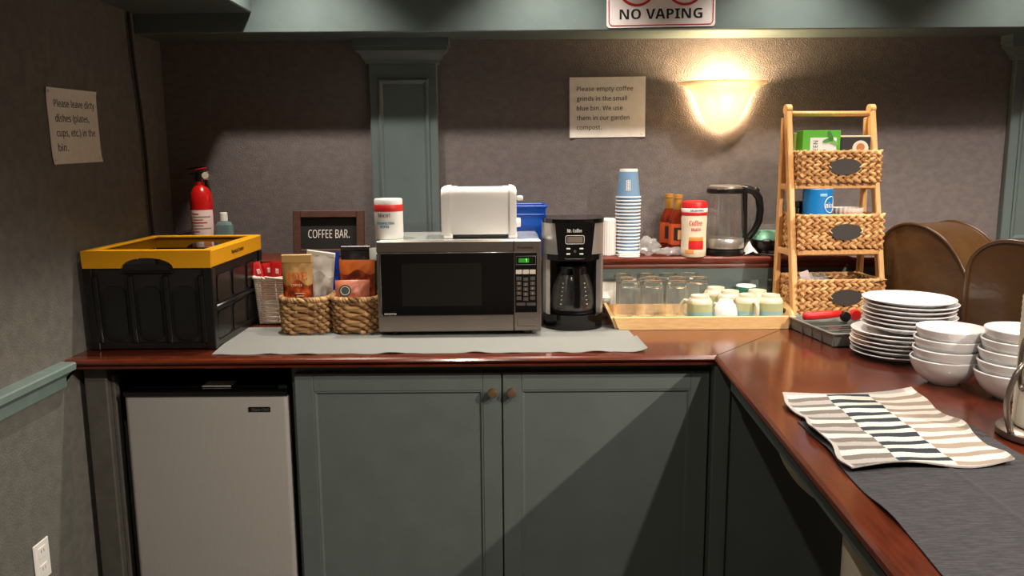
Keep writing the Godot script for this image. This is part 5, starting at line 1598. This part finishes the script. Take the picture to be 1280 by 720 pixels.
	for k in 6:
		var p := thing("foil_packet", ["black foil packet nearest the clear bowl", "grey foil packet in the middle of the bottom basket", "black foil packet at the rear of the bottom basket", "pale foil packet at the right of the bottom basket", "dark foil packet at the right rear of the bottom basket", "grey foil packet at the front right of the bottom basket"][k], "packet", place.call(Vector3(0.0 + 0.024 * k, by + 0.08 + 0.004 * (k % 3), -0.02 + 0.045 * ((k % 3) - 1) + 0.03)), turn + 0.7 * k, "foil packets in the bottom basket")
		p.rotation.x = -1.25
		part("wrapper", pouch(0.05, 0.07, 0.014, 90 + k, 0.6), mat([rgb(24, 24, 24), rgb(140, 140, 138), rgb(30, 28, 28), rgb(200, 196, 190), rgb(40, 40, 42), rgb(120, 122, 124)][k], 0.3), p)
	bx = thing("packet_tray", "dark cardboard tray under the foil packets of the bottom basket", "box", place.call(Vector3(0.065, by, 0.0)), turn)
	box("carton", mat(rgb(40, 34, 32), 0.6), bx, Vector3(0, 0.037, 0), Vector3(0.125, 0.074, 0.14), 0.002)

# ------------------------------------------------------------------ side counter
func wing_things() -> void:
	plates()
	bowls()
	utensil_tray()
	paper_towel()
	cloths()
	chairs()

func plates() -> void:
	var g := "stacked white plates"
	var p := thing("white_plate", "", "plate", Vector3.ZERO, 0, g)
	spin("plate_shell", plate_profile(0.128), M.ceramic, p, Vector3.ZERO, 48)
	var n := 0
	var y := CT + 0.0008
	for k in 13:
		var upper := k >= 6
		var x := (1.168 if upper else 1.135) + 0.003 * sin(k * 1.9)
		var z := (-2.335 if upper else -2.33) + 0.003 * cos(k * 2.3)
		var label: String
		if k == 12: label = "topmost white plate of the plate stack, its whole face showing"
		elif upper: label = "white plate of the plate stack's upper half, %s from the top" % ["second", "third", "fourth", "fifth", "sixth", "seventh"][11 - k]
		elif k == 5: label = "white plate whose left rim juts out halfway up the plate stack"
		elif k == 0: label = "bottommost white plate of the plate stack, on the wood"
		else: label = "white plate of the plate stack's lower half, %s from the bottom" % ["second", "third", "fourth", "fifth"][k - 1]
		if k == 0:
			p.position = Vector3(x, y, z); meta(p, label)
		else: copy_of(p, "white_plate", label, Vector3(x, y, z), 0, g)
		y += 0.0125 if k != 5 else 0.0165
		n += 1

func bowls() -> void:
	var g := "stacked white bowls"
	var b := thing("white_bowl", "", "bowl", Vector3.ZERO, 0, g)
	spin("bowl_shell", bowl_profile(0.084, 0.068), M.ceramic, b, Vector3.ZERO, 48)
	var first := true
	for q in [[1.125, -2.045, 4, "left bowl stack beside the plates", 0.0], [1.215, -1.905, 5, "right bowl stack beside the paper towels", 0.0]]:
		for k in q[2]:
			var label: String = "white bowl, %s of the %s" % [["bottom one", "second from the bottom", "third from the bottom", "fourth from the bottom", "fifth and topmost"][k] if k < q[2] - 1 else "topmost", q[3]]
			var pos := Vector3(q[0] + 0.004 * k, CT + 0.0008 + k * 0.0265, q[1] + 0.003 * sin(k * 2.0))
			if first:
				b.position = pos; meta(b, label); first = false
			else: copy_of(b, "white_bowl", label, pos, 0, g)

func utensil_tray() -> void:
	var at := Vector3(1.085, CT + 0.0008, -2.60)
	var turn := deg_to_rad(8)
	var t := thing("utensil_tray", "grey plastic utensil tray before the ladder shelf", "tray", at, turn)
	var w := 0.235
	var d := 0.30
	var h := 0.042
	box("bottom_panel", M.grey_tray, t, Vector3(0, 0.002, 0), Vector3(w * 0.9, 0.003, d * 0.92), 0.001)
	for s in [-1.0, 1.0]:
		bar("tray_wall", Vector3(s * w * 0.45, 0.001, 0), Vector3(s * w * 0.49, h, 0), d * 0.97, 0.003, M.grey_tray, t, Vector3(0, 0, 1))
		bar("tray_wall", Vector3(0, 0.001, s * d * 0.46), Vector3(0, h, s * d * 0.485), w * 0.97, 0.003, M.grey_tray, t)
	var st := tool()
	var lp := []
	for p in rounded(w, d, 0.015, 4): lp.append(Vector3(p.x, h, p.y))
	tube(st, lp, 0.004, 8, true)
	part("rim", st, M.grey_tray, t)
	for k in 3: box("divider", M.grey_tray, t, Vector3(-0.02, 0.021, -0.05 + k * 0.062), Vector3(w * 0.82, 0.036, 0.003), 0.001)
	var place := func(p: Vector3) -> Vector3: return at + Basis(Vector3.UP, turn) * p
	# red handled can opener lying across the rim
	var o := thing("can_opener", "red handled can opener lying on the utensil tray", "can opener", place.call(Vector3(-0.02, h + 0.018, -0.055)), turn + 0.06)
	st = tool()
	tube(st, [Vector3(-0.09, 0, 0), Vector3(-0.06, 0.001, 0), Vector3(0.0, 0.002, 0), Vector3(0.045, 0.003, 0)], [0.012, 0.0145, 0.0135, 0.0105], 12)
	part("handle", st, M.red_soft, o)
	bar("steel_jaw", Vector3(0.045, 0.003, 0), Vector3(0.105, 0.006, -0.004), 0.012, 0.004, M.chrome, o)
	var kn := spin("black_wheel", [Vector2(0, -0.006), Vector2(0.017, -0.006), Vector2(0.018, 0), Vector2(0.016, 0.006), Vector2(0, 0.006)], M.black, o, Vector3(0.052, -0.004, 0.018), 20)
	kn.rotation.x = PI / 2
	o = thing("pizza_wheel", "round red knob tool beside the can opener", "utensil", place.call(Vector3(0.075, h + 0.016, -0.055)), turn)
	var k2 := spin("red_knob", [Vector2(0, -0.012), Vector2(0.017, -0.01), Vector2(0.02, 0), Vector2(0.017, 0.01), Vector2(0, 0.012)], M.red_soft, o, Vector3(0, 0, 0.0), 24)
	k2.rotation.x = PI / 2
	bar("steel_shaft", Vector3(0.008, 0, -0.012), Vector3(0.06, -0.002, -0.02), 0.006, 0.003, M.chrome, o)
	for k in 4:
		var f := thing("steel_fork", "steel fork lying in the utensil tray, %s" % ["nearest the front wall", "second from the front", "third from the front", "under the red can opener"][k], "fork", place.call(Vector3(-0.01 + 0.01 * k, 0.012 + 0.006 * (k % 2) + (0.02 if k < 3 else 0.0), 0.085 - 0.04 * k)), turn + 0.15 - 0.1 * k, "forks in the utensil tray")
		bar("handle", Vector3(-0.08, 0.0, 0), Vector3(0.03, 0.003, 0), 0.009, 0.0025, M.chrome, f, Vector3(0, 0, 1))
		box("fork_head", M.chrome, f, Vector3(0.045, 0.003, 0), Vector3(0.03, 0.0025, 0.02), 0.001)
		for q in 4: box("tine", M.chrome, f, Vector3(0.075, 0.004, -0.0085 + q * 0.0057), Vector3(0.034, 0.002, 0.003), 0.0005)

func paper_towel() -> void:
	var at := Vector3(1.118, CT + 0.0008, -1.625)
	var t := thing("paper_towel_holder", "steel paper towel holder at the right end of the side counter", "paper towel holder", at)
	spin("base", [Vector2(0, 0), Vector2(0.088, 0), Vector2(0.092, 0.004), Vector2(0.092, 0.016), Vector2(0.085, 0.022), Vector2(0, 0.024)], M.steel, t, Vector3.ZERO, 48)
	rod("centre_post", [Vector3(0, 0.02, 0), Vector3(0, 0.34, 0)], 0.008, M.steel, t, 12)
	var pts := []
	for k in 9: pts.append(Vector3(-0.086 - 0.014 * sin(PI * k / 8.0), 0.018 + 0.125 * k / 8.0, 0.02))
	pts.append(Vector3(-0.073, 0.165, 0.02))
	rod("tension_arm", pts, 0.006, M.steel, t, 10)
	var lp := []
	for k in 24: lp.append(Vector3(-0.0705 + 0.001 * cos(TAU * k / 24), 0.165 + 0.055 * sin(TAU * k / 24), 0.02 + 0.013 * cos(TAU * k / 24)))
	rod("arm_loop", lp, 0.0045, M.steel, t, 8, true)
	var r := thing("paper_towel_roll", "white quilted paper towel roll on the steel holder", "paper towels", at + Vector3(0, 0.0255, 0))
	var st := tool()
	var pr := [Vector2(0.02, 0.0), Vector2(0.06, 0.0)]
	for k in 44: pr.append(Vector2(0.062 + 0.0009 * (k % 2), 0.004 + k * 0.0062))
	pr.append_array([Vector2(0.06, 0.278), Vector2(0.02, 0.278), Vector2(0.02, 0.0)])
	lathe(st, pr, 60, Vector3.ZERO, 1, 1, 0, TAU, 0.008, 30)
	part("roll", st, mat(rgb(232, 226, 210), 0.9), r)

func cloths() -> void:
	# dark runner along the side counter
	var st := tool()
	sheet(st, func(u, v):
		var x := lerpf(lerpf(0.575, 0.640, v), lerpf(1.0, 1.005, v), u) + 0.004 * sin(v * 23.0) * pow(1.0 - u, 6)
		var fold := 0.0035 * exp(-pow((u - 0.53) / 0.012, 2))
		var lift := 0.005 * maxf(0.0, sin(v * 31.0)) * pow(1.0 - u, 12)
		return Vector3(x, CT + 0.0024 + fold + lift, lerpf(-0.35, -1.735, v)), 60, 50, 0.0018)
	var r := part("dark_runner", st, M.dark_cloth, self)
	meta(r, "charcoal grey cloth runner along the side counter", "table runner")
	# striped tea towel: three columns of stripes in different yarns
	var img := Image.create(384, 512, false, Image.FORMAT_RGB8)
	rng.seed = 77
	var pale := rgb(200, 195, 188)
	var cols := [rgb(108, 101, 96), rgb(36, 45, 55), rgb(146, 132, 120)]
	var greyp := rgb(158, 154, 152)
	for y in 512:
		for x in 384:
			var col := 0 if x < 130 else (1 if x < 250 else 2)
			var ph := fposmod(y / 512.0 * 10.0 + (0.5 if col == 1 else 0.0) + 0.03 * sin(x * 0.07), 1.0)
			var c: Color = cols[col] if ph < 0.48 else pale
			if col == 0 and ph > 0.48 and int(y / 512.0 * 10.0) % 2 == 0: c = greyp
			if y > 502 or y < 8 or x < 12: c = rgb(166, 160, 157)
			var k := rng.randf_range(0.9, 1.06)
			img.set_pixel(x, y, Color(minf(c.r * k, 1), minf(c.g * k, 1), minf(c.b * k, 1)))
	var m := mat(Color.WHITE, 0.95)
	m.albedo_texture = ImageTexture.create_from_image(img)
	st = tool()
	sheet(st, func(u, v):
		var a := Vector3(0.632, 0, -1.440).lerp(Vector3(0.955, 0, -1.462), u)
		var b := Vector3(0.652, 0, -1.910).lerp(Vector3(0.985, 0, -1.915), u)
		var p := a.lerp(b, v)
		p.x += 0.006 * sin(v * 17.0) * (1.0 if u > 0.5 else -1.0) * absf(u - 0.5) * 2.0
		p.z += 0.006 * sin(u * 9.0 + 1.0) * absf(v - 0.5) * 2.0
		var edge := maxf(absf(u - 0.5), absf(v - 0.5)) * 2.0
		p.y = CT + 0.0095 + 0.0012 * sin(v * 33.0 + 2.0 * sin(u * 5.0)) + 0.0014 * sin(u * 7.0 + v * 5.0) + 0.010 * pow(maxf(0.0, u + v - 1.0), 6) + 0.01 * pow(edge, 20) * (0.5 + 0.5 * sin(u * 7.0 - v * 11.0))
		return p, 60, 70, 0.003)
	var tw := part("tea_towel", st, m, self)
	meta(tw, "striped tea towel in white, taupe and navy on the side counter", "tea towel")

func chairs() -> void:
	var spots := [[Vector3(1.485, 0, -2.75), "brown vinyl bar chair farther off, close to the back wall"], [Vector3(1.485, 0, -2.19), "brown vinyl bar chair nearer the viewer, cut by the frame edge"]]
	var e := Vector3(0.9, 0, -0.436)       # from the flat face towards the seat
	var turn := atan2(-e.z, e.x)
	var w := 0.36
	var top := 1.265
	var first: Node3D
	for i in 2:
		var at: Vector3 = spots[i][0]
		if i == 0:
			var t := thing("bar_chair", spots[i][1], "chair", at, turn, "brown vinyl bar chairs")
			first = t
			# outline of the back seen from its flat face: left is -z of the chair, round shoulders
			var o := PackedVector2Array()
			var base := 0.925
			o.append(Vector2(-w / 2, base))
			for k in 9:
				var a := PI - PI / 2 * k / 8.0
				o.append(Vector2(-w / 2 + 0.12 + cos(a) * 0.12, top - 0.1 + sin(a) * 0.1))
			for k in range(1, 13):
				var a := PI / 2 - PI / 2 * k / 12.0
				o.append(Vector2(-w / 2 + 0.12 + cos(a) * (w - 0.12), top - 0.29 + sin(a) * 0.29))
			o.append(Vector2(w / 2, base))
			var bs := Basis(Vector3(0, 0, 1), Vector3(0, 1, 0), Vector3(-1, 0, 0))     # outline x -> z, depth -> -x
			var st := tool()
			extrude(st, o, -0.21, 0.0, true)
			part("padded_back", st, M.vinyl, t, Vector3(-0.10, 0, 0), bs)
			for z in [0.002, -0.212]:
				var lp := []
				for p in o: lp.append(bs * Vector3(p.x, p.y, z) + Vector3(-0.10, 0, 0))
				st = tool()
				tube(st, lp, 0.006, 8)
				part("piping", st, M.vinyl_edge, t)
			for z in [-0.12, 0.12]: rod("back_post", [Vector3(0.02, 0.70, z), Vector3(0.0, 0.95, z)], 0.014, M.black, t, 10)
			box("seat", M.vinyl, t, Vector3(0.24, 0.70, 0), Vector3(0.3, 0.09, 0.36), 0.03)
			rod("pedestal", [Vector3(0.14, 0.0, 0), Vector3(0.14, 0.66, 0)], 0.03, M.black, t, 16)
			spin("foot_plate", [Vector2(0, 0), Vector2(0.2, 0), Vector2(0.2, 0.01), Vector2(0.05, 0.025), Vector2(0, 0.025)], M.black, t, Vector3(0.14, 0, 0), 36)
		else:
			copy_of(first, "bar_chair", spots[i][1], at, turn + 0.05, "brown vinyl bar chairs")
